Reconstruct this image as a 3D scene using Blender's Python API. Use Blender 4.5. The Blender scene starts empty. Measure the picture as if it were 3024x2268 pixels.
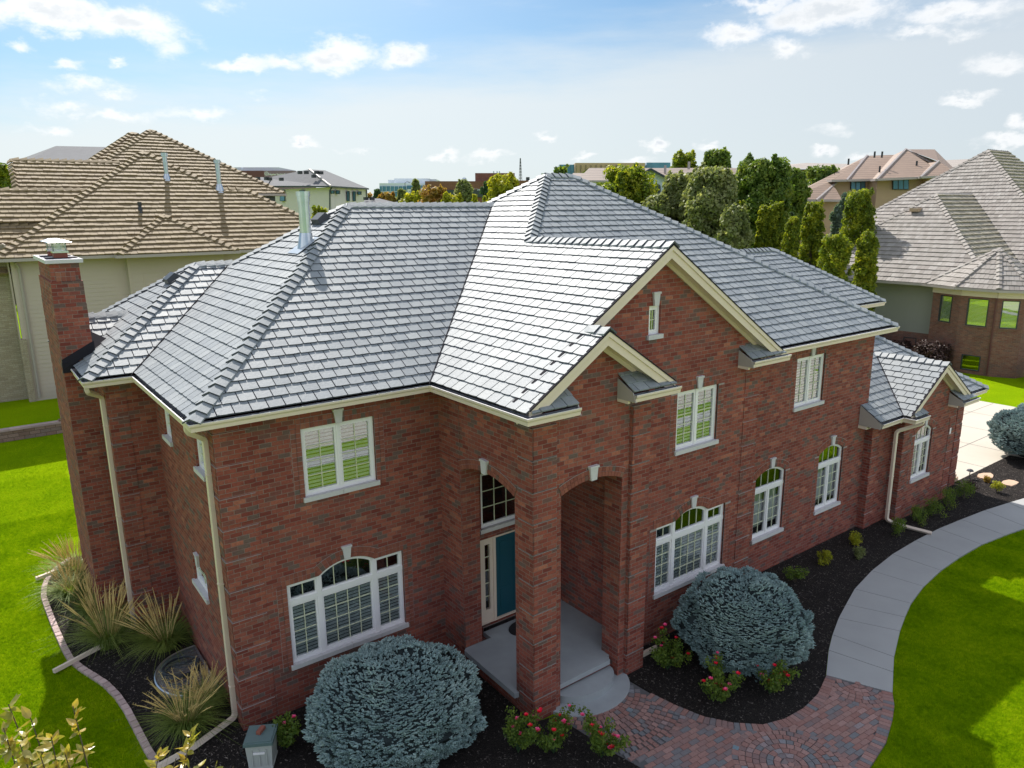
import bpy, math, random
from mathutils import Vector, Matrix, noise
from mathutils.geometry import tessellate_polygon
from math import radians as R, sin, cos, pi, sqrt
S = bpy.context.scene
COL = S.collection
# ------------------------------------------------------------------ camera
CAM = Vector((-3.0665, -12.7396, 9.4996))
CR = Vector((0.8020399, -0.59717696, -0.01056758)); CU = Vector((0.14398371, 0.1761458, 0.97377685))
CF = Vector((0.57965566, 0.78252945, -0.22725971)); FPX = 2176.175
cd = bpy.data.cameras.new('camera'); cam = bpy.data.objects.new('camera', cd); COL.objects.link(cam)
cd.sensor_width = 36.0; cd.sensor_fit = 'HORIZONTAL'; cd.lens = FPX / 3024 * 36.0
cd.clip_start = 0.1; cd.clip_end = 6000
m = Matrix((CR, CU, -CF)).transposed().to_4x4(); m.translation = CAM; cam.matrix_world = m
S.camera = cam
# ------------------------------------------------------------------ sun, exposure
SUNV = Vector((0.24, 0.91, 1.0)).normalized()
sl = bpy.data.lights.new('sun', 'SUN'); sl.energy = 5.0; sl.angle = R(0.55); sl.color = (1.0, 0.955, 0.88)
so = bpy.data.objects.new('sun', sl); COL.objects.link(so); so.rotation_euler = SUNV.to_track_quat('Z', 'Y').to_euler()
S.view_settings.view_transform = 'Standard'; S.view_settings.look = 'None'
S.view_settings.gamma = 1.0; S.view_settings.exposure = 0.45
S.render.engine = 'CYCLES'
EL = math.asin(SUNV.z); AZ = math.atan2(SUNV.x, SUNV.y)
# ------------------------------------------------------------------ node helper
class NT:
    def __init__(s, tree): s.t = tree; s.n = tree.nodes; s.l = tree.links
    def node(s, typ, ins=None, **kw):
        nd = s.n.new(typ)
        for k, v in kw.items(): setattr(nd, k, v)
        for k, v in (ins or {}).items():
            sock = nd.inputs[k]
            if hasattr(v, 'node') and hasattr(v, 'links'): s.l.new(v, sock)
            else:
                try: sock.default_value = v
                except Exception: sock.default_value = tuple(v) + (1.0,)
        return nd
    def math(s, op, a, b=0.0, c=0.0, clamp=False):
        n = s.node('ShaderNodeMath', {0: a, 1: b, 2: c}, operation=op); n.use_clamp = clamp; return n.outputs[0]
    def vmath(s, op, a, b=(0, 0, 0), out=0):
        n = s.node('ShaderNodeVectorMath', {0: a, 1: b}, operation=op); return n.outputs[out]
    def mix(s, f, a, b, blend='MIX'):
        n = s.n.new('ShaderNodeMix'); n.data_type = 'RGBA'; n.blend_type = blend
        for k, v in ((0, f), (6, a), (7, b)):
            if hasattr(v, 'links'): s.l.new(v, n.inputs[k])
            else: n.inputs[k].default_value = v if k == 0 else (tuple(v) + (1.0,))[:4]
        return n.outputs[2]
    def ramp(s, f, stops, interp='LINEAR'):
        n = s.n.new('ShaderNodeValToRGB'); cr = n.color_ramp; cr.interpolation = interp
        while len(cr.elements) < len(stops): cr.elements.new(0.5)
        for e, (p, c) in zip(cr.elements, stops): e.position = p; e.color = (tuple(c) + (1.0,))[:4]
        s.l.new(f, n.inputs[0]); return n.outputs[0]
    def noise(s, vec, scale, detail=4, rough=0.55, out=0, dist=0.0):
        n = s.node('ShaderNodeTexNoise', {'Scale': scale, 'Detail': detail, 'Roughness': rough, 'Distortion': dist})
        if vec is not None: s.l.new(vec, n.inputs['Vector'])
        return n.outputs[out]
    def smooth(s, v, a, b):
        n = s.node('ShaderNodeMapRange', {0: v, 1: a, 2: b, 3: 0.0, 4: 1.0}, interpolation_type='SMOOTHSTEP'); return n.outputs[0]
# ------------------------------------------------------------------ world
W = bpy.data.worlds.new('World'); S.world = W; W.use_nodes = True
w = NT(W.node_tree); w.n.clear()
sky = w.node('ShaderNodeTexSky', sky_type='NISHITA', sun_disc=False, sun_elevation=EL, sun_rotation=AZ,
             altitude=300.0, air_density=1.0, dust_density=1.2, ozone_density=1.2)
tc = w.node('ShaderNodeTexCoord').outputs['Generated']
D = w.vmath('NORMALIZE', tc)
sp = w.node('ShaderNodeSeparateXYZ', {0: D})
az = w.math('ARCTAN2', sp.outputs[0], sp.outputs[1]); el = w.math('ARCSINE', sp.outputs[2])
ae = w.node('ShaderNodeCombineXYZ', {0: az, 1: el, 2: 0.0}).outputs[0]
def px_dir(u, v): return (CF + CR * ((u - 1512) / FPX) - CU * ((v - 1134) / FPX)).normalized()
def px_ae(u, v): d = px_dir(u, v); return math.atan2(d.x, d.y), math.asin(d.z)
# clouds: direction (taken from where they stand in the sky), angular half sizes, strength
CL = [(120, 30, 330, 62, 1.25), (380, 75, 190, 70, 1.15), (640, 20, 60, 30, .5), (500, 140, 80, 45, .5), (60, 140, 55, 25, .8), (190, 185, 45, 18, .75), (220, 95, 50, 24, .6),
      (345, 182, 30, 14, .7), (990, 165, 150, 55, 1.25), (1190, 165, 90, 45, 1.1), (700, 198, 110, 26, 1.0), (840, 190, 60, 28, .8),
      (2180, 100, 105, 45, 1.2), (2320, 140, 80, 35, 1.1), (2450, 40, 240, 62, 1.1), (2820, 30, 260, 50, .9), (2250, 5, 180, 25, .8), (2840, 90, 180, 26, .55), (2700, 95, 110, 22, .7),
      (250, 250, 110, 30, .75), (330, 275, 60, 18, .7), (210, 310, 110, 28, .85), (330, 345, 110, 22, .8), (590, 340, 110, 24, .75), (150, 385, 80, 18, .7), (900, 422, 50, 16, 1.0),
      (1290, 458, 60, 13, .8), (1460, 462, 90, 20, .9), (1325, 455, 36, 18, .9), (1615, 410, 42, 17, 1.0), (1935, 430, 34, 18, 1.2), (2090, 425, 40, 15, .9),
      (1725, 460, 40, 14, .8), (1880, 465, 50, 13, .8), (2430, 448, 36, 14, .9), (2540, 455, 45, 15, .8), (2850, 296, 90, 22, 1.0), (3010, 350, 50, 30, 1.0),
      (2960, 408, 110, 22, .9), (1060, 440, 60, 10, .5), (2950, 190, 90, 40, .7), (760, 280, 40, 16, .4), (2480, 380, 90, 14, .35)]
n1 = w.noise(w.vmath('MULTIPLY', ae, (1.0, 1.7, 1.0)), 17.0, 11, 0.66)
warp = w.vmath('SCALE', w.vmath('SUBTRACT', w.noise(w.vmath('MULTIPLY', ae, (1.0, 1.6, 1.0)), 22.0, 6, 0.6, out=1), (.5, .5, .5)), (0, 0, 0))
warp.node.inputs[3].default_value = 0.045
aw = w.vmath('ADD', ae, warp)
acc = None
for (u, v, rx, ry, s_) in CL:
    a0, e0 = px_ae(u, v); a1, _ = px_ae(u + rx, v); _, e1 = px_ae(u, v - ry)
    q = w.vmath('MULTIPLY', w.vmath('SUBTRACT', aw, (a0, e0, 0)), (1 / abs(a1 - a0), 1 / abs(e1 - e0), 0))
    ln = w.vmath('LENGTH', q, out=1)
    g = w.math('MULTIPLY', w.math('SUBTRACT', 1.15, ln), s_)
    acc = g if acc is None else w.math('MAXIMUM', acc, g)
field = w.math('ADD', acc, w.math('MULTIPLY', w.math('SUBTRACT', n1, 0.5), 2.2))
dens = w.math('MULTIPLY', w.smooth(field, 0.0, 1.05), 1.0)
lowfield = w.smooth(w.math('ADD', acc, w.math('MULTIPLY', w.math('SUBTRACT', n1, 0.5), 3.0)), 0.55, 1.5)
# thin high veil over the lower sky, with a wavy streaked upper edge
st = w.noise(w.vmath('MULTIPLY', ae, (1.2, 7.0, 1.0)), 4.0, 7, 0.6)
elv = w.math('ADD', el, w.math('MULTIPLY', w.math('SUBTRACT', st, 0.5), 0.085))
elv = w.math('SUBTRACT', elv, w.math('MULTIPLY', w.math('SUBTRACT', az, 0.62), 0.10))
veil = w.math('SUBTRACT', 1.0, w.smooth(elv, 0.125, 0.235))
veil = w.math('MULTIPLY', veil, 0.86)
streak = w.math('MULTIPLY', w.smooth(w.noise(w.vmath('MULTIPLY', ae, (1.0, 5.0, 1.0)), 5.0, 8, 0.65), .5, .8), 0.35)
base = w.mix(1.0, sky.outputs[0], (0.088, 0.088, 0.088), 'MULTIPLY')
base = w.mix(1.0, base, (0.54, 0.77, 0.90), 'MULTIPLY')
hz = w.ramp(w.math('ADD', w.math('MULTIPLY', az, 0.35), 0.3), [(0.2, (0.64, 0.67, 0.675)), (0.55, (0.60, 0.64, 0.655)), (0.9, (0.47, 0.52, 0.57))])
c1 = w.mix(w.math('MAXIMUM', veil, w.math('MULTIPLY', streak, 0.5)), base, hz)
shade = w.mix(lowfield, (0.78, 0.785, 0.79), (0.56, 0.60, 0.64))
c2 = w.mix(dens, c1, shade)
# unseen sky above and behind: bright cloud and sun glow added as fill light
fwd = w.vmath('DOT_PRODUCT', D, (0.595, 0.803, 0.0), out=1)
away = w.math('MAXIMUM', w.smooth(el, 0.35, 0.7), w.math('SUBTRACT', 1.0, w.smooth(fwd, -0.1, 0.45)))
n3 = w.smooth(w.noise(D, 2.6, 6, 0.6), 0.42, 0.60)
c2 = w.mix(w.math('MULTIPLY', away, n3), c2, (0.90, 0.97, 1.08))
glow = w.math('POWER', w.math('MAXIMUM', w.vmath('DOT_PRODUCT', D, tuple(SUNV), out=1), 0.0), 12.0)
c2 = w.mix(w.math('MULTIPLY', glow, 0.8), c2, (1.5, 1.45, 1.35))
gr = w.mix(w.smooth(el, -0.06, -0.01), (0.10, 0.13, 0.08), c2)
bg = w.node('ShaderNodeBackground', {0: gr, 1: 1.0})
w.node('ShaderNodeOutputWorld', {0: bg.outputs[0]})

# ------------------------------------------------------------------ materials
MAT = {}
def newmat(name):
    mt = bpy.data.materials.new(name); mt.use_nodes = True; t = NT(mt.node_tree)
    p = t.n['Principled BSDF']; MAT[name] = mt; return mt, t, p
def simple(name, col, rough=0.6, metal=0.0, nscale=0, namp=0.15, bump=0.0, bscale=40, island=0.0, spec=0.5, coat=0):
    mt, t, p = newmat(name)
    tc = t.node('ShaderNodeTexCoord').outputs['Object']
    c = None
    if nscale:
        n = t.noise(tc, nscale, 5)
        f = t.math('MULTIPLY_ADD', n, 2 * namp, 1 - namp)
        c = t.mix(1.0, col, t.node('ShaderNodeCombineColor', {0: f, 1: f, 2: f}).outputs[0], 'MULTIPLY')
    if island:
        r = t.node('ShaderNodeNewGeometry').outputs['Random Per Island']
        f = t.math('MULTIPLY_ADD', r, 2 * island, 1 - island)
        c = t.mix(1.0, c if c is not None else col, t.node('ShaderNodeCombineColor', {0: f, 1: f, 2: f}).outputs[0], 'MULTIPLY')
    if c is None: p.inputs['Base Color'].default_value = tuple(col) + (1,)
    else: t.l.new(c, p.inputs['Base Color'])
    p.inputs['Roughness'].default_value = rough; p.inputs['Metallic'].default_value = metal
    p.inputs['Specular IOR Level'].default_value = spec; p.inputs['Coat Weight'].default_value = coat
    if bump:
        b = t.node('ShaderNodeBump', {'Strength': 1.0, 'Distance': bump, 'Height': t.noise(tc, bscale, 5)})
        t.l.new(b.outputs[0], p.inputs['Normal'])
    return mt
def brick(name, ramp, bw=0.218, bh=0.085, mortar=(0.36, 0.31, 0.27), msz=0.006, off=(0, 0, 0), dirt=0.25):
    mt, t, p = newmat(name)
    tc = t.node('ShaderNodeTexCoord').outputs['Object']
    nrm = t.node('ShaderNodeTexCoord').outputs['Normal']
    s = t.node('ShaderNodeSeparateXYZ', {0: tc}); ns = t.node('ShaderNodeSeparateXYZ', {0: nrm})
    side = t.math('GREATER_THAN', t.math('ABSOLUTE', ns.outputs[0]), 0.7)
    flat = t.math('GREATER_THAN', t.math('ABSOLUTE', ns.outputs[2]), 0.7)
    uu = t.node('ShaderNodeMix', {0: side, 2: s.outputs[0], 3: t.math('ADD', s.outputs[1], 0.11)}).outputs[0]
    vv = t.node('ShaderNodeMix', {0: flat, 2: s.outputs[2], 3: s.outputs[1]}).outputs[0]
    vec = t.node('ShaderNodeCombineXYZ', {0: uu, 1: vv, 2: 0.0}).outputs[0]
    wob = t.vmath('SCALE', t.vmath('SUBTRACT', t.noise(tc, 6, 3, out=1), (.5, .5, .5))); wob.node.inputs[3].default_value = 0.006
    vec = t.vmath('ADD', vec, wob)
    bt = t.node('ShaderNodeTexBrick', {'Vector': vec, 'Color1': (0, 0, 0, 1), 'Color2': (1, 1, 1, 1), 'Mortar': (0, 0, 0, 1), 'Scale': 1.0,
                'Mortar Size': msz, 'Mortar Smooth': 0.3, 'Bias': 0.0, 'Brick Width': bw, 'Row Height': bh}, offset=0.5)
    rnd = bt.outputs['Color']
    c = t.ramp(t.node('ShaderNodeSeparateColor', {0: rnd}).outputs[0], ramp)
    n = t.noise(tc, 26, 6, 0.7)
    c = t.mix(t.math('MULTIPLY', t.smooth(n, 0.35, 0.75), 0.55), c, (0.125, 0.038, 0.031))
    big = t.noise(tc, 0.9, 4)
    f = t.math('MULTIPLY_ADD', big, dirt * 2, 1 - dirt)
    c = t.mix(1.0, c, t.node('ShaderNodeCombineColor', {0: f, 1: f, 2: f}).outputs[0], 'MULTIPLY')
    mc = t.mix(t.noise(tc, 3, 3), mortar, tuple(x * .62 for x in mortar))
    mm = t.math('MULTIPLY', bt.outputs['Fac'], t.math('MULTIPLY_ADD', t.smooth(t.noise(tc, 5.5, 4, .7), .3, .7), 0.40, 0.38))
    c = t.mix(mm, c, mc)
    t.l.new(c, p.inputs['Base Color'])
    p.inputs['Roughness'].default_value = 0.88; p.inputs['Specular IOR Level'].default_value = 0.25
    h = t.math('ADD', t.math('MULTIPLY', t.math('SUBTRACT', 1.0, bt.outputs['Fac']), 1.0), t.math('MULTIPLY', n, 0.35))
    b = t.node('ShaderNodeBump', {'Strength': 0.8, 'Distance': 0.006, 'Height': h}); t.l.new(b.outputs[0], p.inputs['Normal'])
    return mt
RED = [(0.0, (0.177, 0.039, 0.030)), (0.22, (0.236, 0.059, 0.042)), (0.4, (0.307, 0.083, 0.056)), (0.55, (0.242, 0.074, 0.056)), (0.7, (0.355, 0.109, 0.072)), (0.80, (0.189, 0.069, 0.056)), (0.86, (0.138, 0.094, 0.082)), (0.93, (0.148, 0.104, 0.089)), (0.95, (0.426, 0.152, 0.095)), (1.0, (0.284, 0.079, 0.053))]
brick('red_brick', RED)
BRN = [(0.0, (0.20, 0.085, 0.06)), (0.4, (0.27, 0.13, 0.09)), (0.7, (0.16, 0.10, 0.08)), (1.0, (0.31, 0.16, 0.11))]
brick('brown_brick', BRN, 0.21, 0.075, mortar=(0.30, 0.26, 0.23), msz=0.007)
brick('far_brick', [(0, (0.17, 0.075, 0.055)), (1, (0.21, 0.10, 0.07))], 1.0, .4, msz=0.01)
brick('stone_brick', [(0, (0.36, 0.31, 0.22)), (1, (0.46, 0.41, 0.31))], 0.26, 0.09, mortar=(0.25, 0.22, 0.17))
brick('wall_block', [(0, (0.25, 0.17, 0.13)), (0.5, (0.34, 0.25, 0.20)), (1, (0.22, 0.18, 0.15))], 0.40, 0.16, mortar=(0.05, 0.04, 0.03), msz=0.012)
def brick_unit(name, ramp):   # single laid bricks (headers, arches), one tone per brick
    mt, t, p = newmat(name)
    tc = t.node('ShaderNodeTexCoord').outputs['Object']
    r = t.node('ShaderNodeNewGeometry').outputs['Random Per Island']
    c = t.ramp(r, ramp); n = t.noise(tc, 26, 6, 0.7)
    c = t.mix(t.math('MULTIPLY', t.smooth(n, 0.4, 0.8), 0.4), c, (0.10, 0.034, 0.028))
    t.l.new(c, p.inputs['Base Color']); p.inputs['Roughness'].default_value = 0.85; p.inputs['Specular IOR Level'].default_value = 0.25
    b = t.node('ShaderNodeBump', {'Strength': 0.8, 'Distance': 0.004, 'Height': n}); t.l.new(b.outputs[0], p.inputs['Normal'])
    return mt
brick_unit('brick_units', [(0.0, (0.19, 0.058, 0.042)), (0.5, (0.28, 0.095, 0.068)), (0.8, (0.24, 0.08, 0.056)), (0.84, (0.13, 0.10, 0.085)), (0.9, (0.13, 0.10, 0.085)), (0.92, (0.33, 0.13, 0.085)), (1.0, (0.27, 0.088, 0.06))])
brick_unit('paver_units', [(0.0, (0.287, 0.150, 0.129)), (0.3, (0.333, 0.189, 0.165)), (0.5, (0.241, 0.156, 0.147)), (0.62, (0.196, 0.176, 0.182)), (0.78, (0.178, 0.189, 0.203)), (0.8, (0.310, 0.182, 0.157)), (0.98, (0.380, 0.227, 0.203)), (1.0, (0.184, 0.260, 0.301))])
def tile_mat(name, cols, rough, spec, streak, island=0.12, bumpd=0.004, sc=(22, 5, 5)):
    mt, t, p = newmat(name)
    tc = t.node('ShaderNodeTexCoord').outputs['Object']
    r = t.node('ShaderNodeNewGeometry').outputs['Random Per Island']
    c = t.ramp(r, cols)
    off = t.node('ShaderNodeCombineXYZ', {0: t.math('MULTIPLY', r, 37.0), 1: 0.0, 2: 0.0}).outputs[0]
    v = t.vmath('ADD', tc, off)
    n = t.noise(v, 14, 6, 0.7, dist=1.2)
    n2 = t.noise(tc, 1.1, 3)
    f = t.math('MULTIPLY', t.math('MULTIPLY_ADD', n, streak * 2, 1 - streak), t.math('MULTIPLY_ADD', n2, 0.3, 0.85))
    c = t.mix(1.0, c, t.node('ShaderNodeCombineColor', {0: f, 1: f, 2: f}).outputs[0], 'MULTIPLY')
    t.l.new(c, p.inputs['Base Color'])
    t.l.new(t.math('MULTIPLY_ADD', n, 0.25, rough - 0.12), p.inputs['Roughness'])
    p.inputs['Specular IOR Level'].default_value = spec
    b = t.node('ShaderNodeBump', {'Strength': 0.7, 'Distance': bumpd, 'Height': n}); t.l.new(b.outputs[0], p.inputs['Normal'])
    return mt
tile_mat('slate', [(0, (0.215, 0.232, 0.250)), (0.5, (0.24, 0.257, 0.272)), (1, (0.275, 0.29, 0.30))], 0.56, 0.34, 0.30, bumpd=.008)
simple('slate_under', (0.03, 0.033, 0.05), 0.8)
simple('slate_edge_shade', (0.075, 0.08, 0.10), 0.75)  # dark sides of slates and caps: course shadow put into the colour
tile_mat('tan_tile', [(0, (0.215, 0.158, 0.088)), (0.5, (0.265, 0.198, 0.115)), (1, (0.23, 0.17, 0.102))], 0.75, 0.3, 0.15)
simple('tan_under', (0.06, 0.05, 0.045), 0.8)
tile_mat('grey_tile', [(0, (0.21, 0.185, 0.165)), (0.35, (0.30, 0.27, 0.245)), (0.7, (0.24, 0.21, 0.19)), (1, (0.34, 0.31, 0.285))], 0.7, 0.35, 0.12)
tile_mat('grey_tile_dark', [(0, (0.27, 0.235, 0.18)), (1, (0.36, 0.32, 0.25))], 0.7, 0.35, 0.12)
def far_roof(name, col, step, amp=0.3, rough=.6, rib=0):
    mt, t, p = newmat(name)
    tc = t.node('ShaderNodeTexCoord').outputs['Object']; z = t.node('ShaderNodeSeparateXYZ', {0: tc}).outputs[2]
    fr = t.math('FRACT', t.math('DIVIDE', z, step))
    line = t.smooth(fr, 0.0, 0.35)
    n = t.noise(tc, 1.5, 6, 0.7)
    f = t.math('MULTIPLY', t.math('MULTIPLY_ADD', line, amp, 1 - amp), t.math('MULTIPLY_ADD', n, 0.5, 0.75))
    c = t.mix(1.0, col, t.node('ShaderNodeCombineColor', {0: f, 1: f, 2: f}).outputs[0], 'MULTIPLY')
    t.l.new(c, p.inputs['Base Color']); p.inputs['Roughness'].default_value = rough
    return mt
far_roof('far_grey_roof', (0.14, 0.14, 0.148), 0.2, .3, .95)
far_roof('far_tan_roof', (0.27, 0.185, 0.135), 0.22, .55)
far_roof('far_brown_roof', (0.21, 0.155, 0.125), 0.30, .5)
simple('flat_roof_taupe', (0.30, 0.26, 0.23), .8, nscale=.3)
simple('cream_trim', (0.70, 0.57, 0.47), 0.45, nscale=3, namp=.05)
simple('grey_trim', (0.38, 0.33, 0.31), 0.5)  # plain grey trim for fascia ends, gutter ends and neighbouring eaves
simple('gutter_inside', (0.10, 0.105, 0.12), 0.35)
simple('white_frame', (0.80, 0.76, 0.78), 0.35)
simple('muntin', (0.62, 0.62, 0.45), 0.45)
simple('limestone', (0.56, 0.53, 0.54), 0.8, nscale=18, namp=.1, bump=.003, bscale=60)
simple('ledge', (0.31, 0.26, 0.25), 0.8)
simple('concrete', (0.33, 0.345, 0.36), 0.85, nscale=2.2, namp=.2, bump=.002, bscale=120)
simple('walk_concrete', (0.36, 0.355, 0.35), 0.88, nscale=1.0, namp=.13, bump=.003, bscale=150)
simple('drive_concrete', (0.50, 0.45, 0.38), 0.85, nscale=.8, namp=.06, bump=.003, bscale=100)
simple('joint', (0.10, 0.095, 0.10), 0.9)
simple('teal_paint', (0.010, 0.075, 0.105), 0.35)
simple('dark_mat', (0.012, 0.011, 0.013), 0.9)
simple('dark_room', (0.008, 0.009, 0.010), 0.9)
simple('blind', (0.80, 0.81, 0.82), 0.6)
simple('shade_cloth', (0.60, 0.61, 0.55), 0.8)
simple('galvanised', (0.52, 0.55, 0.58), 0.28, 0.85, nscale=6, namp=.2)
simple('steel', (0.85, 0.85, 0.86), 0.22, 1.0)
simple('black_vent', (0.025, 0.027, 0.032), 0.4)
simple('flashing', (0.022, 0.020, 0.026), 0.9, spec=.1)
simple('clay', (0.26, 0.075, 0.05), 0.8)
simple('siding', (0.50, 0.42, 0.36), 0.7, nscale=1.5, namp=.04)
simple('green_siding', (0.29, 0.285, 0.24), 0.7, nscale=1.5, namp=.04)
simple('stucco_tan', (0.46, 0.32, 0.21), 0.9, nscale=2, namp=.06)
simple('stucco_white', (0.62, 0.56, 0.57), 0.9, nscale=2, namp=.06)
simple('stucco_blue', (0.55, 0.62, 0.68), 0.9, nscale=2, namp=.06)
simple('white_metal', (0.62, 0.66, 0.70), 0.5)
simple('dark_frame', (0.03, 0.04, 0.045), 0.4)
simple('maroon', (0.11, 0.03, 0.035), 0.4)
simple('box_plastic', (0.42, 0.43, 0.41), 0.6, nscale=8, namp=.1)
simple('box_lid', (0.11, 0.165, 0.165), 0.55, nscale=5, namp=.15)
simple('hose', (0.02, 0.025, 0.03), 0.35)
simple('bark', (0.10, 0.075, 0.055), 0.9, bump=.01, bscale=20)
simple('plume', (0.60, 0.43, 0.17), 0.8, island=.25)
simple('flagstone', (0.50, 0.34, 0.24), 0.85, nscale=6)
simple('edging', (0.46, 0.34, 0.32), 0.85, nscale=10, namp=.15, island=.18, bump=.005, bscale=40)
simple('chips', (0.10, 0.082, 0.072), 0.9, island=.8)
simple('red_petal', (0.80, 0.006, 0.04), 0.5)
simple('pink_petal', (0.85, 0.09, 0.25), 0.5)
simple('iron', (0.05, 0.05, 0.06), 0.5)
simple('sign_white', (0.75, 0.77, 0.8), 0.5)
simple('sign_blue', (0.05, 0.10, 0.35), 0.5)
simple('asphalt', (0.42, 0.385, 0.33), 0.9, nscale=2, namp=.08)
def leafmat(name, stops, rough=0.55, trans=0.3, spec=.3):
    mt, t, p = newmat(name)
    r = t.node('ShaderNodeNewGeometry').outputs['Random Per Island']
    tc = t.node('ShaderNodeTexCoord').outputs['Object']
    n = t.noise(tc, 0.9, 3)
    f = t.math('ADD', t.math('MULTIPLY', r, 0.55), t.math('MULTIPLY', t.smooth(n, .3, .7), 0.45))
    c = t.ramp(f, stops)
    t.l.new(c, p.inputs['Base Color']); p.inputs['Roughness'].default_value = rough; p.inputs['Specular IOR Level'].default_value = spec
    if trans:
        tr = t.node('ShaderNodeBsdfTranslucent', {0: t.mix(1.0, c, (1.5, 1.5, 0.8), 'MULTIPLY')})
        mx = t.node('ShaderNodeMixShader', {0: trans, 1: p.outputs[0], 2: tr.outputs[0]})
        t.l.new(mx.outputs[0], t.n['Material Output'].inputs[0])
    return mt
leafmat('leaf_green', [(0, (0.060, 0.112, 0.022)), (0.5, (0.128, 0.195, 0.030)), (1, (0.272, 0.315, 0.045))], trans=.42)
leafmat('leaf_hornbeam', [(0, (0.075, 0.12, 0.015)), (0.5, (0.17, 0.22, 0.02)), (1, (0.50, 0.47, 0.03))], trans=.48)
leafmat('leaf_olive', [(0, (0.112, 0.147, 0.056)), (0.5, (0.224, 0.252, 0.098)), (1, (0.364, 0.364, 0.168))], trans=.42)
leafmat('leaf_yellow', [(0, (0.169, 0.200, 0.020)), (0.5, (0.338, 0.338, 0.020)), (1, (0.520, 0.450, 0.040))], trans=.42)
leafmat('leaf_orange', [(0, (0.182, 0.156, 0.036)), (0.5, (0.336, 0.221, 0.048)), (1, (0.462, 0.195, 0.048))], trans=.42)
leafmat('leaf_dark', [(0, (0.032, 0.068, 0.030)), (1, (0.088, 0.150, 0.068))], trans=.42)
leafmat('leaf_barberry', [(0, (0.035, 0.018, 0.016)), (1, (0.08, 0.04, 0.032))], trans=.1)
leafmat('needle_blue', [(0, (0.125, 0.190, 0.195)), (0.5, (0.21, 0.295, 0.29)), (1, (0.36, 0.45, 0.42))], trans=.0, rough=.6)
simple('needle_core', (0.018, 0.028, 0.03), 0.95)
leafmat('needle_far', [(0, (0.070, 0.112, 0.084)), (1, (0.182, 0.252, 0.196))], trans=.42)
def lawnblade():
    mt, t, p = newmat('lawn_blade')
    tc = t.node('ShaderNodeTexCoord').outputs['Object']; r = t.node('ShaderNodeNewGeometry').outputs['Random Per Island']
    f = t.math('ADD', t.math('MULTIPLY', r, 0.28), t.math('ADD', t.math('MULTIPLY', t.smooth(t.noise(tc, 9.0, 5, .75), .36, .66), 0.40), t.math('MULTIPLY', t.smooth(t.noise(t.vmath('MULTIPLY', tc, (1.0, .6, 1.0)), 1.1, 4, .6), .35, .65), 0.32)))
    c = t.ramp(f, [(0, (0.085, 0.20, 0.003)), (0.45, (0.255, 0.41, 0.003)), (0.8, (0.42, 0.54, 0.006)), (1, (0.56, 0.58, 0.04))])
    t.l.new(c, p.inputs['Base Color']); p.inputs['Roughness'].default_value = .8; p.inputs['Specular IOR Level'].default_value = 0.0
    tr = t.node('ShaderNodeBsdfTranslucent', {0: c}); mx = t.node('ShaderNodeMixShader', {0: .35, 1: p.outputs[0], 2: tr.outputs[0]}); t.l.new(mx.outputs[0], t.n['Material Output'].inputs[0])
lawnblade()
leafmat('unused_blade', [(0, (0.11, 0.23, 0.002)), (0.6, (0.205, 0.36, 0.002)), (1, (0.34, 0.46, 0.008))], trans=.35, spec=0.0)
leafmat('grass_blade', [(0, (0.09, 0.15, 0.03)), (1, (0.30, 0.35, 0.08))], trans=.3)
leafmat('front_leaf', [(0, (0.16, 0.17, 0.04)), (0.6, (0.33, 0.29, 0.05)), (0.8, (0.40, 0.28, 0.05)), (1, (0.28, 0.30, 0.10))], rough=.3, trans=.35, spec=.8)
# glass: reflective pane with a view through to the blinds
mt, t, p = newmat('glass')
lw = t.node('ShaderNodeLayerWeight', {0: 0.55}).outputs['Fresnel']
gl = t.node('ShaderNodeBsdfGlossy', {0: (0.93, 0.96, 0.95, 1), 1: 0.012})
tr = t.node('ShaderNodeBsdfTransparent', {0: (0.84, 0.90, 0.90, 1)})
wv = t.node('ShaderNodeBump', {'Strength': 0.15, 'Distance': 0.004, 'Height': t.noise(t.node('ShaderNodeTexCoord').outputs['Object'], 1.6, 2)})
t.l.new(wv.outputs[0], gl.inputs['Normal'])
mx = t.node('ShaderNodeMixShader', {0: t.math('MULTIPLY_ADD', lw, 0.6, 0.20, clamp=True), 1: tr.outputs[0], 2: gl.outputs[0]})
t.l.new(mx.outputs[0], t.n['Material Output'].inputs[0])
# clear plastic window-well cover
mt, t, p = newmat('clear_plastic')
gl = t.node('ShaderNodeBsdfGlossy', {0: (0.9, 0.95, 1, 1), 1: 0.15}); df = t.node('ShaderNodeBsdfDiffuse', {0: (0.25, 0.28, 0.3, 1)})
tr = t.node('ShaderNodeBsdfTransparent', {0: (0.75, 0.8, 0.82, 1)})
m1 = t.node('ShaderNodeMixShader', {0: 0.5, 1: gl.outputs[0], 2: df.outputs[0]}); m2 = t.node('ShaderNodeMixShader', {0: 0.5, 1: tr.outputs[0], 2: m1.outputs[0]})
t.l.new(m2.outputs[0], t.n['Material Output'].inputs[0])
# mirror glass for far office fronts
simple('office_glass', (0.10, 0.22, 0.30), 0.08, 0.3, nscale=.25, namp=.5)
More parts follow.
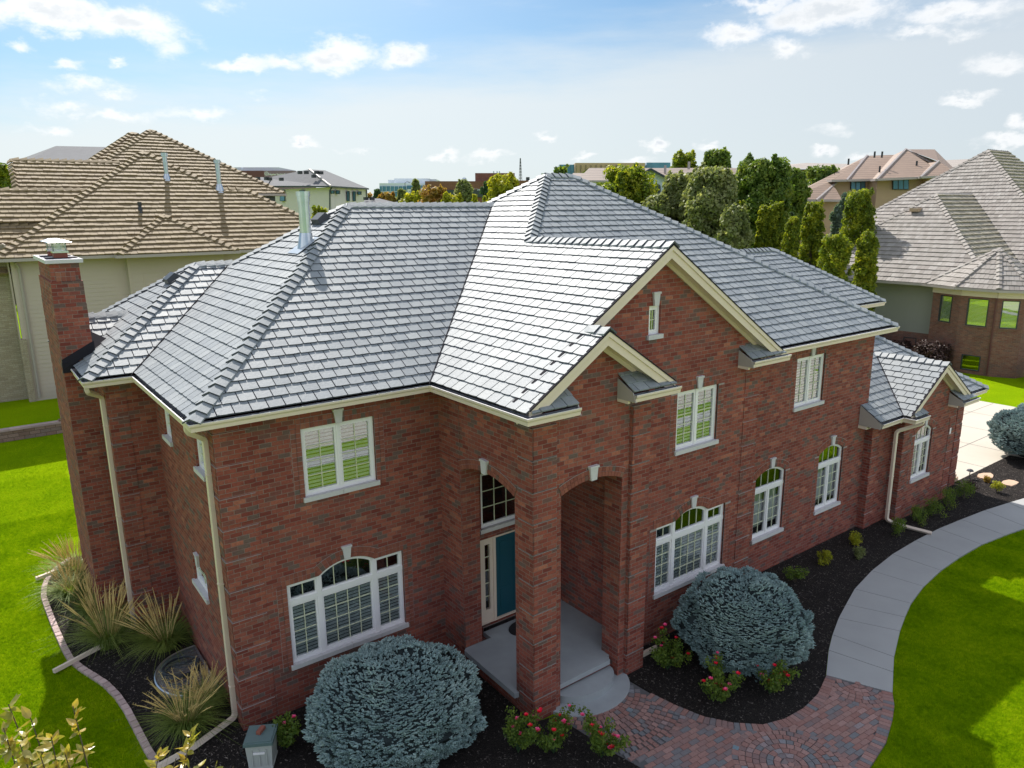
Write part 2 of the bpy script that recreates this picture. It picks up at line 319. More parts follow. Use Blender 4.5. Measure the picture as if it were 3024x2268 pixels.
# lawn
mt, t, p = newmat('lawn')
tc = t.node('ShaderNodeTexCoord').outputs['Object']
a = t.noise(tc, 0.35, 4); b_ = t.noise(tc, 2.2, 5, .7); c_ = t.noise(tc, 28, 4, .8); d_ = t.noise(t.vmath('MULTIPLY', tc, (1, 1, 1)), 130, 3, .8)
c = t.mix(t.smooth(a, .3, .7), (0.205, 0.345, 0.003), (0.27, 0.40, 0.003))
c = t.mix(t.math('MULTIPLY', t.smooth(b_, .45, .75), .4), c, (0.26, 0.33, 0.004))
c = t.mix(t.math('MULTIPLY', t.smooth(c_, .45, .7), .6), c, (0.070, 0.150, 0.002))
c = t.mix(t.math('MULTIPLY', t.smooth(d_, .5, .7), .5), c, (0.20, 0.27, 0.02))
t.l.new(c, p.inputs['Base Color']); p.inputs['Roughness'].default_value = 0.9; p.inputs['Specular IOR Level'].default_value = 0.0
h = t.math('ADD', t.math('MULTIPLY', c_, 1.0), t.math('MULTIPLY', d_, 0.6))
b = t.node('ShaderNodeBump', {'Strength': 1.0, 'Distance': 0.05, 'Height': h}); t.l.new(b.outputs[0], p.inputs['Normal'])
# mulch
mt, t, p = newmat('mulch')
tc = t.node('ShaderNodeTexCoord').outputs['Object']
vo = t.node('ShaderNodeTexVoronoi', {'Vector': t.vmath('ADD', tc, t.vmath('SCALE', t.noise(tc, 9, 3, out=1))), 'Scale': 46.0})
n = t.noise(tc, 30, 5, .7)
c = t.ramp(t.node('ShaderNodeSeparateColor', {0: vo.outputs['Color']}).outputs[0], [(0, (0.014, 0.012, 0.012)), (0.6, (0.032, 0.025, 0.023)), (0.9, (0.058, 0.045, 0.04)), (1, (0.12, 0.10, 0.085))])
t.l.new(c, p.inputs['Base Color']); p.inputs['Roughness'].default_value = 0.95; p.inputs['Specular IOR Level'].default_value = 0.2
b = t.node('ShaderNodeBump', {'Strength': 1.0, 'Distance': 0.03, 'Height': t.math('ADD', vo.outputs['Distance'], n)}); t.l.new(b.outputs[0], p.inputs['Normal'])

# ------------------------------------------------------------------ mesh builder
V3 = Vector
class MB:
    def __init__(s): s.v = []; s.f = []; s.m = []; s.mats = []
    def mi(s, name):
        if name not in s.mats: s.mats.append(name)
        return s.mats.index(name)
    def poly(s, pts, mat):
        i = len(s.v); s.v += [tuple(p) for p in pts]; s.f.append(tuple(range(i, i + len(pts)))); s.m.append(s.mi(mat))
    def mesh(s, vs, fs, mat):
        i = len(s.v); s.v += [tuple(p) for p in vs]; k = s.mi(mat)
        for f in fs: s.f.append(tuple(i + j for j in f)); s.m.append(k)
    def box(s, a, b, mat, M=None):
        x0, x1 = sorted((a[0], b[0])); y0, y1 = sorted((a[1], b[1])); z0, z1 = sorted((a[2], b[2]))
        vs = [V3(p) for p in ((x0, y0, z0), (x1, y0, z0), (x1, y1, z0), (x0, y1, z0), (x0, y0, z1), (x1, y0, z1), (x1, y1, z1), (x0, y1, z1))]
        if M is not None: vs = [M @ p for p in vs]
        s.mesh(vs, [(0, 3, 2, 1), (4, 5, 6, 7), (0, 1, 5, 4), (1, 2, 6, 5), (2, 3, 7, 6), (3, 0, 4, 7)], mat)
    def prism(s, pts, off, mat):   # polygon extruded by a vector
        n = len(pts); a = [V3(p) for p in pts]; o = V3(off); b = [p + o for p in a]
        s.mesh(a + b, [tuple(range(n))[::-1], tuple(range(n, 2 * n))] + [(i, (i + 1) % n, n + (i + 1) % n, n + i) for i in range(n)], mat)
    def tube(s, path, rad, mat, seg=8, cap=True, sq=False):
        path = [V3(p) for p in path]; n = len(path)
        if not isinstance(rad, (list, tuple)): rad = [rad] * n
        rings = []; up0 = None
        for i, p in enumerate(path):
            d = (path[min(i + 1, n - 1)] - path[max(i - 1, 0)]).normalized()
            if up0 is None:
                up0 = V3((0, 0, 1)) if abs(d.z) < 0.9 else V3((0, 1, 0))
            x = d.cross(up0).normalized(); y = x.cross(d).normalized(); up0 = y
            ring = []
            for k in range(seg):
                a = 2 * pi * (k + .5) / seg
                ring.append(p + (x * cos(a) + y * sin(a)) * rad[i])
            rings.append(ring)
        vs = [q for r_ in rings for q in r_]; fs = []
        for i in range(n - 1):
            for k in range(seg):
                k2 = (k + 1) % seg
                fs.append((i * seg + k, i * seg + k2, (i + 1) * seg + k2, (i + 1) * seg + k))
        if cap: fs.append(tuple(range(seg))[::-1]); fs.append(tuple((n - 1) * seg + k for k in range(seg)))
        s.mesh(vs, fs, mat)
    def build(s, name, parent=None, smooth=False, loc=None):
        me = bpy.data.meshes.new(name); me.from_pydata(s.v, [], s.f)
        for k in s.mats: me.materials.append(MAT[k])
        me.polygons.foreach_set('material_index', s.m)
        if smooth: me.polygons.foreach_set('use_smooth', [True] * len(me.polygons))
        me.update()
        o = bpy.data.objects.new(name, me); COL.objects.link(o)
        if parent is not None: o.parent = parent
        if loc is not None: o.location = loc
        return o
def tag(o, label=None, cat=None, group=None, kind=None):
    if label: o['label'] = label
    if cat: o['category'] = cat
    if group: o['group'] = group
    if kind: o['kind'] = kind
    return o
def empty(name, loc, label, cat, group=None, rz=0.0):
    o = bpy.data.objects.new(name, None); COL.objects.link(o); o.location = loc; o.rotation_euler = (0, 0, rz)
    o.empty_display_size = .3
    return tag(o, label, cat, group)
def copy_tree(o, parent=None):
    c = o.copy(); COL.objects.link(c); c.parent = parent
    for ch in [x for x in bpy.data.objects if x.parent == o]: copy_tree(ch, c)
    return c
def at(u, v, d):
    r = CF + CR * ((u - 1512) / FPX) - CU * ((v - 1134) / FPX); return CAM + r * d

# ------------------------------------------------------------------ tiled roofs
def clip(sub, cl):
    out = sub
    n = len(cl)
    area = sum(cl[i][0] * cl[(i + 1) % n][1] - cl[(i + 1) % n][0] * cl[i][1] for i in range(n))
    sg = 1 if area > 0 else -1
    for i in range(n):
        a = cl[i]; b = cl[(i + 1) % n]; inp = out; out = []
        if not inp: return []
        def side(p): return sg * ((b[0] - a[0]) * (p[1] - a[1]) - (b[1] - a[1]) * (p[0] - a[0]))
        for j in range(len(inp)):
            p = inp[j]; q = inp[(j + 1) % len(inp)]; sp_, sq_ = side(p), side(q)
            if sp_ >= 0: out.append(p)
            if (sp_ >= 0) != (sq_ >= 0):
                tt = sp_ / (sp_ - sq_); out.append((p[0] + (q[0] - p[0]) * tt, p[1] + (q[1] - p[1]) * tt))
    return out
def tiles(mb, poly, adir, org, mat, under, e=0.25, wd=0.29, th=0.024, gap=0.018, rough=0.0045, seed=1, base=0.004, var=0.0, edge=None):
    """lay overlapping roof tiles over a convex planar polygon"""
    P = [V3(p) for p in poly]; a = V3(adir).normalized(); o = V3(org)
    nrm = None
    for i in range(len(P)):
        nrm = (P[(i + 1) % len(P)] - P[i]).cross(P[(i + 2) % len(P)] - P[(i + 1) % len(P)])
        if nrm.length > 1e-4: break
    nrm.normalize()
    if nrm.z < 0: nrm = -nrm
    up = nrm.cross(a).normalized()
    if up.z < 0: up = -up
    pl = [((p - o).dot(a), (p - o).dot(up)) for p in P]
    mb.poly([p - nrm * 0.002 for p in P], under)
    b0 = min(q[1] for q in pl); b1 = max(q[1] for q in pl); a0 = min(q[0] for q in pl); a1 = max(q[0] for q in pl)
    for r in range(int(math.floor(b0 / e + 1e-6)), int(math.ceil(b1 / e - 1e-6))):
        off = (r % 2) * wd * 0.5 + random.Random(seed * 977 + r).uniform(-.04, .04) * wd
        for c in range(int(math.floor((a0 - off) / wd)) - 1, int(math.ceil((a1 - off) / wd)) + 1):
            rn = random.Random(seed * 7919 + r * 1013 + c * 37)
            xl = off + c * wd + gap / 2; xr = off + (c + 1) * wd - gap / 2
            y0 = r * e + rn.uniform(-1, 1) * var; y1 = (r + 1) * e + .01
            if rough:
                k = 5; lo = [(xl + (xr - xl) * i / (k - 1), y0 + rn.uniform(-rough, rough) + (rough * 1.2 if i in (0, k - 1) else 0)) for i in range(k)]
            else: lo = [(xl, y0), (xr, y0)]
            pg = clip(lo + [(xr, y1), (xl, y1)], pl)
            if len(pg) < 3: continue
            ar = abs(sum(pg[i][0] * pg[(i + 1) % len(pg)][1] - pg[(i + 1) % len(pg)][0] * pg[i][1] for i in range(len(pg)))) / 2
            if ar < 0.0012: continue
            tk = th * rn.uniform(.8, 1.2)
            top = []; bot = []
            for (x, y) in pg:
                fz = base + tk * max(0.0, 1 - (y - r * e) / e)
                q = o + a * x + up * y
                top.append(q + nrm * fz); bot.append(q)
            n = len(pg)
            ccw = (sum(pg[i][0] * pg[(i + 1) % n][1] - pg[(i + 1) % n][0] * pg[i][1] for i in range(n)) > 0)
            flip = (a.cross(up)).dot(nrm) < 0
            f = [tuple(range(n))] + [(i, n + i, n + (i + 1) % n, (i + 1) % n) for i in range(n)]
            if ccw == flip: f = [tuple(reversed(q)) for q in f]
            mb.mesh(top + bot, f, mat)
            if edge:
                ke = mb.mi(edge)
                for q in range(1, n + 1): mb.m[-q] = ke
def caps(mb, lo, hi, n1, n2, mat, ex=0.235, w_=0.15, lift=0.052, th=0.014, seed=3, edge=None):
    """overlapping ridge or hip caps from the low end to the high end"""
    lo, hi = V3(lo), V3(hi); d = (hi - lo); L = d.length; d.normalize()
    s = []
    for n in (n1, n2):
        n = V3(n).normalized(); q = n.cross(d).normalized()
        if q.z > 0: q = -q
        s.append((q, n))
    up = (s[0][1] + s[1][1]).normalized()
    k = max(1, int(round(L / ex))); st = L / k
    rn = random.Random(seed)
    for i in range(k):
        p0 = lo + d * (st * i - 0.02); p1 = lo + d * (st * (i + 1) + 0.05)
        h0 = lift * rn.uniform(.9, 1.1) + .012; h1 = 0.02
        A = [p0 + s[0][0] * w_ + s[0][1] * (h0), p0 + up * (h0 + .02), p0 + s[1][0] * w_ + s[1][1] * (h0),
             p1 + s[0][0] * w_ + s[0][1] * h1, p1 + up * (h1 + .02), p1 + s[1][0] * w_ + s[1][1] * h1]
        B = [q - up * (th + (.02 if j < 3 else 0)) for j, q in enumerate(A)]
        f = [(0, 1, 4, 3), (1, 2, 5, 4), (6, 9, 10, 7), (7, 10, 11, 8), (0, 6, 7, 1), (1, 7, 8, 2), (3, 4, 10, 9), (4, 5, 11, 10), (0, 3, 9, 6), (2, 8, 11, 5)]
        mb.mesh(A + B, f, mat)
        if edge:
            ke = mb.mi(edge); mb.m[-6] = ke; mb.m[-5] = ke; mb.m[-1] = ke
# ------------------------------------------------------------------ walls with openings
def rect(x0, x1, z0, z1): return [(x0, z0), (x1, z0), (x1, z1), (x0, z1)]
def arched(x0, x1, z0, zs, zc, n=14):   # segmental arch: spring zs, crown zc
    h = zc - zs; hw = (x1 - x0) / 2; r = (hw * hw + h * h) / (2 * h); cx = (x0 + x1) / 2; cz = zc - r
    a = math.asin(min(1, hw / r)); pts = [(x0, z0), (x1, z0)]
    for i in range(n + 1):
        t_ = a - 2 * a * i / n; pts.append((cx + r * sin(t_), cz + r * cos(t_)))
    return pts
class Frame:  # vertical plane frame: local (u, z) and outward depth
    def __init__(s, o, u, n): s.o = V3(o); s.u = V3(u).normalized(); s.n = V3(n).normalized()
    def p(s, a, z, d=0.0): return s.o + s.u * a + V3((0, 0, z)) + s.n * d
def wall(mb, fr, outer, holes, mat, depth=0.14):
    polys = [[V3((x, z, 0)) for x, z in outer]] + [[V3((x, z, 0)) for x, z in h] for h in holes]
    flat = [q for pl in polys for q in pl]
    tris = tessellate_polygon(polys)
    vs = [fr.p(q.x, q.y) for q in flat]; fs = []
    for tri in tris:
        a, b, c = [vs[i] for i in tri]
        fs.append(tri if (b - a).cross(c - a).dot(fr.n) > 0 else tri[::-1])
    mb.mesh(vs, fs, mat)
    for h in holes:
        n = len(h); cx = sum(x for x, z in h) / n; cz = sum(z for x, z in h) / n
        for i in range(n):
            a = h[i]; b = h[(i + 1) % n]
            q = [fr.p(a[0], a[1]), fr.p(b[0], b[1]), fr.p(b[0], b[1], -depth), fr.p(a[0], a[1], -depth)]
            nn = (q[1] - q[0]).cross(q[2] - q[1]); c = fr.p(cx, cz, -depth / 2) - (q[0] + q[2]) / 2
            if nn.dot(c) < 0: q.reverse()
            mb.poly(q, mat)
def fbox(mb, fr, a0, a1, z0, z1, d0, d1, mat):
    P = [fr.p(a, z, d) for d in (d0, d1) for z in (z0, z1) for a in (a0, a1)]
    f = [(0, 1, 3, 2), (4, 6, 7, 5), (0, 4, 5, 1), (2, 3, 7, 6), (0, 2, 6, 4), (1, 5, 7, 3)]
    if fr.u.cross(V3((0, 0, 1))).dot(fr.n) > 0: f = [tuple(reversed(q)) for q in f]
    mb.mesh(P, [tuple(reversed(q)) for q in f], mat)
def ring(mb, fr, outer, inner, d0, d1, mat):
    """frame between two outlines with the same number of points"""
    n = len(outer)
    for i in range(n):
        j = (i + 1) % n
        a, b, c, d = outer[i], outer[j], inner[j], inner[i]
        mb.mesh([fr.p(*q, dd) for dd in (d1, d0) for q in (a, b, c, d)], [(0, 1, 2, 3), (3, 2, 6, 7), (1, 0, 4, 5), (4, 7, 6, 5)], mat)
def inset(pts, t_):
    n = len(pts); out = []
    ar = sum(pts[i][0] * pts[(i + 1) % n][1] - pts[(i + 1) % n][0] * pts[i][1] for i in range(n)); sg = 1 if ar > 0 else -1
    for i in range(n):
        p0 = Vector(pts[i - 1]); p1 = Vector(pts[i]); p2 = Vector(pts[(i + 1) % n])
        d1 = (p1 - p0).normalized(); d2 = (p2 - p1).normalized()
        n1_ = Vector((-d1.y, d1.x)) * sg; n2_ = Vector((-d2.y, d2.x)) * sg
        b = (n1_ + n2_); b = b / max(0.3, (1 + n1_.dot(n2_))); out.append(tuple(p1 + b * t_))
    return out
def top_at(pts, x):   # height of an outline's top edge at x
    best = None; n = len(pts)
    for i in range(n):
        a = pts[i]; b = pts[(i + 1) % n]
        if min(a[0], b[0]) - 1e-6 <= x <= max(a[0], b[0]) + 1e-6 and abs(b[0] - a[0]) > 1e-6:
            z = a[1] + (b[1] - a[1]) * (x - a[0]) / (b[0] - a[0]); best = z if best is None else max(best, z)
    return best
def sash(fm, gm, fr, out, cols, rows, t_=0.05, d=-0.07, mun=0.008):
    """one glazed light: frame ring, glazing bars and pane"""
    inn = inset(out, t_)
    ring(fm, fr, out, inn, d - .04, d + .012, 'white_frame')
    gm.poly([fr.p(x, z, d - .02) for x, z in inn], 'glass')
    x0 = min(q[0] for q in inn); x1 = max(q[0] for q in inn); z0 = min(q[1] for q in inn)
    zt = max(q[1] for q in inn)
    for i in range(1, cols):
        x = x0 + (x1 - x0) * i / cols
        fbox(fm, fr, x - mun, x + mun, z0, top_at(inn, x), d - .018, d - .006, 'muntin')
    for i in range(1, rows):
        z = z0 + (zt - z0) * i / rows
        fbox(fm, fr, x0, x1, z - mun, z + mun, d - .017, d - .0065, 'muntin')
def blinds(mb, fr, x0, x1, z0, z1, d=-0.115, pitch=0.073, tilt=0.02):
    z = z0 + .01
    while z < z1 - .02:
        a = [fr.p(x0, z, d + .017), fr.p(x1, z, d + .017), fr.p(x1, z + .033, d - .014), fr.p(x0, z + .033, d - .014)]
        mb.prism(a, V3((0, 0, .004)), 'blind'); z += pitch
def header(mb, fr, pts, hgt=0.2, bw=0.085, proud=0.012, gap=0.007):
    """upright header bricks along a polyline of (x,z) points"""
    segs = []; L = 0
    for i in range(len(pts) - 1):
        l = (Vector(pts[i + 1]) - Vector(pts[i])).length; segs.append((L, l)); L += l
    k = int(round(L / bw)); st = L / k
    def pos(s_):
        for i, (o_, l) in enumerate(segs):
            if s_ <= o_ + l + 1e-9 or i == len(segs) - 1:
                t_ = (s_ - o_) / l; a = Vector(pts[i]); b = Vector(pts[i + 1]); d = (b - a).normalized()
                return a + (b - a) * t_, Vector((-d.y, d.x))
    for i in range(k):
        p, n = pos(st * i + gap / 2); q, n2 = pos(st * (i + 1) - gap / 2)
        if n.y < 0: n = -n
        if n2.y < 0: n2 = -n2
        rows = 2 if hgt > .17 else 1; hh = hgt / rows
        for r_ in range(rows):
            g0 = hh * r_ + (.004 if r_ else 0); g1 = hh * (r_ + 1) - .004
            A = [p + n * g0, q + n2 * g0, q + n2 * g1, p + n * g1]
            P = [fr.p(c.x, c.y, proud) for c in A] + [fr.p(c.x, c.y, -.03) for c in A]
            mb.mesh(P, [(0, 1, 2, 3), (0, 3, 7, 4), (1, 5, 6, 2), (2, 6, 7, 3), (0, 4, 5, 1)], 'brick_units')
        a0, _ = pos(st * i); a1, _ = pos(st * (i + 1))
        L4 = [a0, a1, a1 + n2 * (hgt + .004), a0 + n * (hgt + .004)]
        mb.poly([fr.p(c.x, c.y, proud * .45) for c in L4], 'ledge')
        mb.poly([fr.p(*(a0 + n * hgt), proud + .001), fr.p(*(a1 + n2 * hgt), proud + .001), fr.p(*(a1 + n2 * (hgt + .007)), proud + .001), fr.p(*(a0 + n * (hgt + .007)), proud + .001)], 'ledge')
def keystone(mb, fr, x, z0, z1, w0=0.06, w1=0.09, proud=0.05):
    A = [(x - w0, z0), (x + w0, z0), (x + w1, z1), (x - w1, z1)]
    mb.mesh([fr.p(a, z, proud) for a, z in A] + [fr.p(a, z, -.02) for a, z in A], [(0, 1, 2, 3), (0, 4, 5, 1), (1, 5, 6, 2), (2, 6, 7, 3), (3, 7, 4, 0)], 'limestone')
    fbox(mb, fr, x - w1 - .015, x + w1 + .015, z1 - .004, z1 + .035, -.02, proud + .015, 'limestone')

# ================================================================== THE SETTING
E_ = 6.2; SL = 0.65
def terrain():
    mb = MB()
    xs = [-1500, -600, -200, -90, -60, -40, -20, -10, -2.6, 0, 5, 10, 15, 20, 30, 40, 60, 90, 150, 300, 700, 1800]
    ys = [-1200, -300, -100, -40, -20, -10, 0, 5, 10, 15, 20, 25.0, 25.25, 26, 27.5, 29, 31, 34, 45, 70, 110, 200, 500, 1200, 2600]
    def h(x, y):
        z = 0.0
        if x < 14 and y > 25.1: z = 0.45 + min(.5, max(0, (y - 25.3) * .22)); z *= max(0, min(1, (14 - x) / 12))
        return z
    n = len(xs)
    mb.mesh([(x, y, h(x, y)) for y in ys for x in xs], [(j * n + i, j * n + i + 1, (j + 1) * n + i + 1, (j + 1) * n + i) for j in range(len(ys) - 1) for i in range(n - 1)], 'lawn')
    o = mb.build('ground'); tag(o, kind='structure')
terrain()
def sheet(name, pts, z, th, mat, kind='structure', noisy=0.0, res=0.25):
    mb = MB()
    if th: mb.prism([(x, y, z - th) for x, y in pts], (0, 0, th), mat)
    else: mb.poly([(x, y, z) for x, y in pts], mat)
    o = mb.build(name); o['kind'] = kind; return o
def flat_poly(mb, pts, z, mat):
    tr = tessellate_polygon([[V3((x, y, 0)) for x, y in pts]])
    mb.mesh([(x, y, z) for x, y in pts], [t_ if (V3((*pts[t_[1]], 0)) - V3((*pts[t_[0]], 0))).cross(V3((*pts[t_[2]], 0)) - V3((*pts[t_[0]], 0))).z > 0 else t_[::-1] for t_ in tr], mat)
walk_in = [(10.2, -5.71), (11.07, -5.25), (11.7, -4.97), (12.48, -4.67), (13.21, -4.44), (14.09, -4.17), (15.38, -3.93), (16.8, -3.78), (18.17, -3.75), (19.55, -3.78), (20.81, -3.89), (22.16, -4.03), (23.44, -4.24), (24.6, -4.45), (26.2, -4.85), (27.8, -5.4), (29.0, -5.9)]
walk_out = [(10.71, -6.83), (11.4, -6.50), (11.95, -6.24), (13.06, -5.82), (13.75, -5.60), (14.5, -5.38), (15.6, -5.17), (16.85, -5.04), (18.1, -5.0), (19.4, -5.03), (20.6, -5.18), (21.75, -5.36), (22.9, -5.58), (24.0, -5.82), (25.6, -6.3), (27.2, -6.9), (28.9, -7.7)]
def walkway():
    mb = MB(); jm = MB()
    n = len(walk_in)
    for i in range(n - 1):
        g = 0.009
        a, b, c, d = V3((*walk_in[i], 0)), V3((*walk_in[i + 1], 0)), V3((*walk_out[i + 1], 0)), V3((*walk_out[i], 0))
        e1 = (b - a).normalized() * g; e2 = (c - d).normalized() * g
        mb.prism([a + e1, d + e2, c - e2, b - e1], (0, 0, 0.045), 'walk_concrete')
        mb.poly([a + V3((0, 0, .025)), d + V3((0, 0, .025)), c + V3((0, 0, .025)), b + V3((0, 0, .025))], 'joint')
    o = mb.build('walkway'); o['kind'] = 'structure'
walkway()
# planting beds
def bed(name, pts, z=.03, amp=.02, chips=0, seed=1, step=.22):
    mb = MB(); rn = random.Random(seed)
    flat_poly(mb, pts, z, 'mulch')
    n = len(pts)
    for i in range(n): mb.poly([(*pts[i], 0), (*pts[(i + 1) % n], 0), (*pts[(i + 1) % n], z), (*pts[i], z)], 'mulch')
    x0 = min(p[0] for p in pts); x1 = max(p[0] for p in pts); y0 = min(p[1] for p in pts); y1 = max(p[1] for p in pts)
    def inside(x, y):
        c = False
        for i in range(n):
            a = pts[i]; b = pts[(i + 1) % n]
            if (a[1] > y) != (b[1] > y) and x < (b[0] - a[0]) * (y - a[1]) / (b[1] - a[1]) + a[0]: c = not c
        return c
    k = 0
    while k < chips:
        x = rn.uniform(x0, x1); y = rn.uniform(y0, y1)
        if not inside(x, y): k += .2; continue
        k += 1
        a = rn.uniform(0, pi); l = rn.uniform(.008, .028); w_ = rn.uniform(.003, .008); zz = z + rn.uniform(.001, .012)
        d = V3((cos(a), sin(a), rn.uniform(-.3, .3))); s_ = V3((-sin(a), cos(a), rn.uniform(-.5, .5)))
        c = V3((x, y, zz)); mb.poly([c - d * l - s_ * w_, c + d * l - s_ * w_, c + d * l + s_ * w_, c - d * l + s_ * w_], 'chips')
    o = mb.build(name); o['kind'] = 'structure'
bedR = [(7.4, -3.1), (7.4, -2.6), (11.6, -2.6), (11.6, -2.1), (17.8, -2.1), (17.8, -2.3), (19.0, -2.3), (19.0, -2.7), (22.4, -2.7), (22.4, -2.3), (24.1, -2.3), (28.85, -2.3), (29.4, -5.0)] + [(x, y + .01) for x, y in reversed(walk_in)] + \
       [(9.48, -5.95), (8.88, -6.02), (8.33, -5.98), (7.86, -5.83), (7.5, -5.5), (7.2, -5.0), (7.0, -4.5), (6.9, -3.9), (6.85, -3.2)]
bed('mulch_bed', bedR, .03, chips=9000, seed=4)
bedF = [(-.1, 0), (4.476, 0), (4.476, -3.15), (4.93, -3.24), (4.98, -3.69), (5.05, -4.16), (5.1, -4.59), (5.22, -5.15), (5.3, -6.6), (2.5, -6.6), (0.2, -5.2), (-1.2, -3.0), (-1.55, -.9), (-1.53, .18)]
bed('mulch_bed', bedF, .03, chips=4000, seed=5)
edge = [(-1.55, -.9), (-1.53, .18), (-1.57, .59), (-1.6, 1.08), (-1.63, 1.52), (-1.66, 1.99), (-1.73, 2.58), (-1.86, 3.18), (-2.05, 3.73), (-2.2, 4.15), (-2.33, 4.64), (-2.39, 5.27), (-2.44, 6.01), (-2.48, 6.8), (-2.51, 7.54), (-2.53, 8.21), (-2.47, 8.76), (-2.37, 9.2), (-2.1, 9.8), (-1.7, 10.3)]
bed('mulch_bed', [(0.0, -.9)] + [(0, 0), (0, 4.73), (-.92, 4.73), (-.92, 10.3)] + edge[::-1], .034, chips=4000, seed=6)
# concrete drive and street behind the viewer
mb = MB(); flat_poly(mb, [(24.0, -2.3), (28.85, -2.3), (29.4, -5.0), (29.0, -5.9), (28.9, -7.7), (28.5, -17.0), (37.3, -17.0), (37.2, -8), (37.1, 0.0), (37.08, 2.41), (34, 6), (24.0, 9.0)], .026, 'drive_concrete')
for (a, b) in [((24.2, 1.4), (37.0, 1.4)), ((24.2, 4.0), (35.5, 4.0)), ((24.2, -.7), (37.1, -.7)), ((28.3, -4.5), (37.1, -4.5)), ((26.6, -2.3), (26.6, 8.6)), ((29.2, -3), (29.2, 7.6)), ((31.8, -16), (31.8, 6.7)), ((34.5, -16), (34.5, 5.5))]:
    d = (V3((*b, 0)) - V3((*a, 0))).normalized(); s_ = V3((-d.y, d.x, 0)) * .012
    mb.poly([V3((*a, .0295)) - s_, V3((*b, .0295)) - s_, V3((*b, .0295)) + s_, V3((*a, .0295)) + s_], 'joint')
mb.build('driveway')['kind'] = 'structure'
mb = MB(); flat_poly(mb, [(-90, -14.4), (28.5, -14.4), (28.5, -13.35), (-90, -13.35)], .02, 'walk_concrete'); mb.build('pavement')['kind'] = 'structure'
mb = MB(); flat_poly(mb, [(-90, -25.5), (160, -25.5), (160, -15.5), (-90, -15.5)], .0225, 'asphalt'); mb.build('road')['kind'] = 'structure'

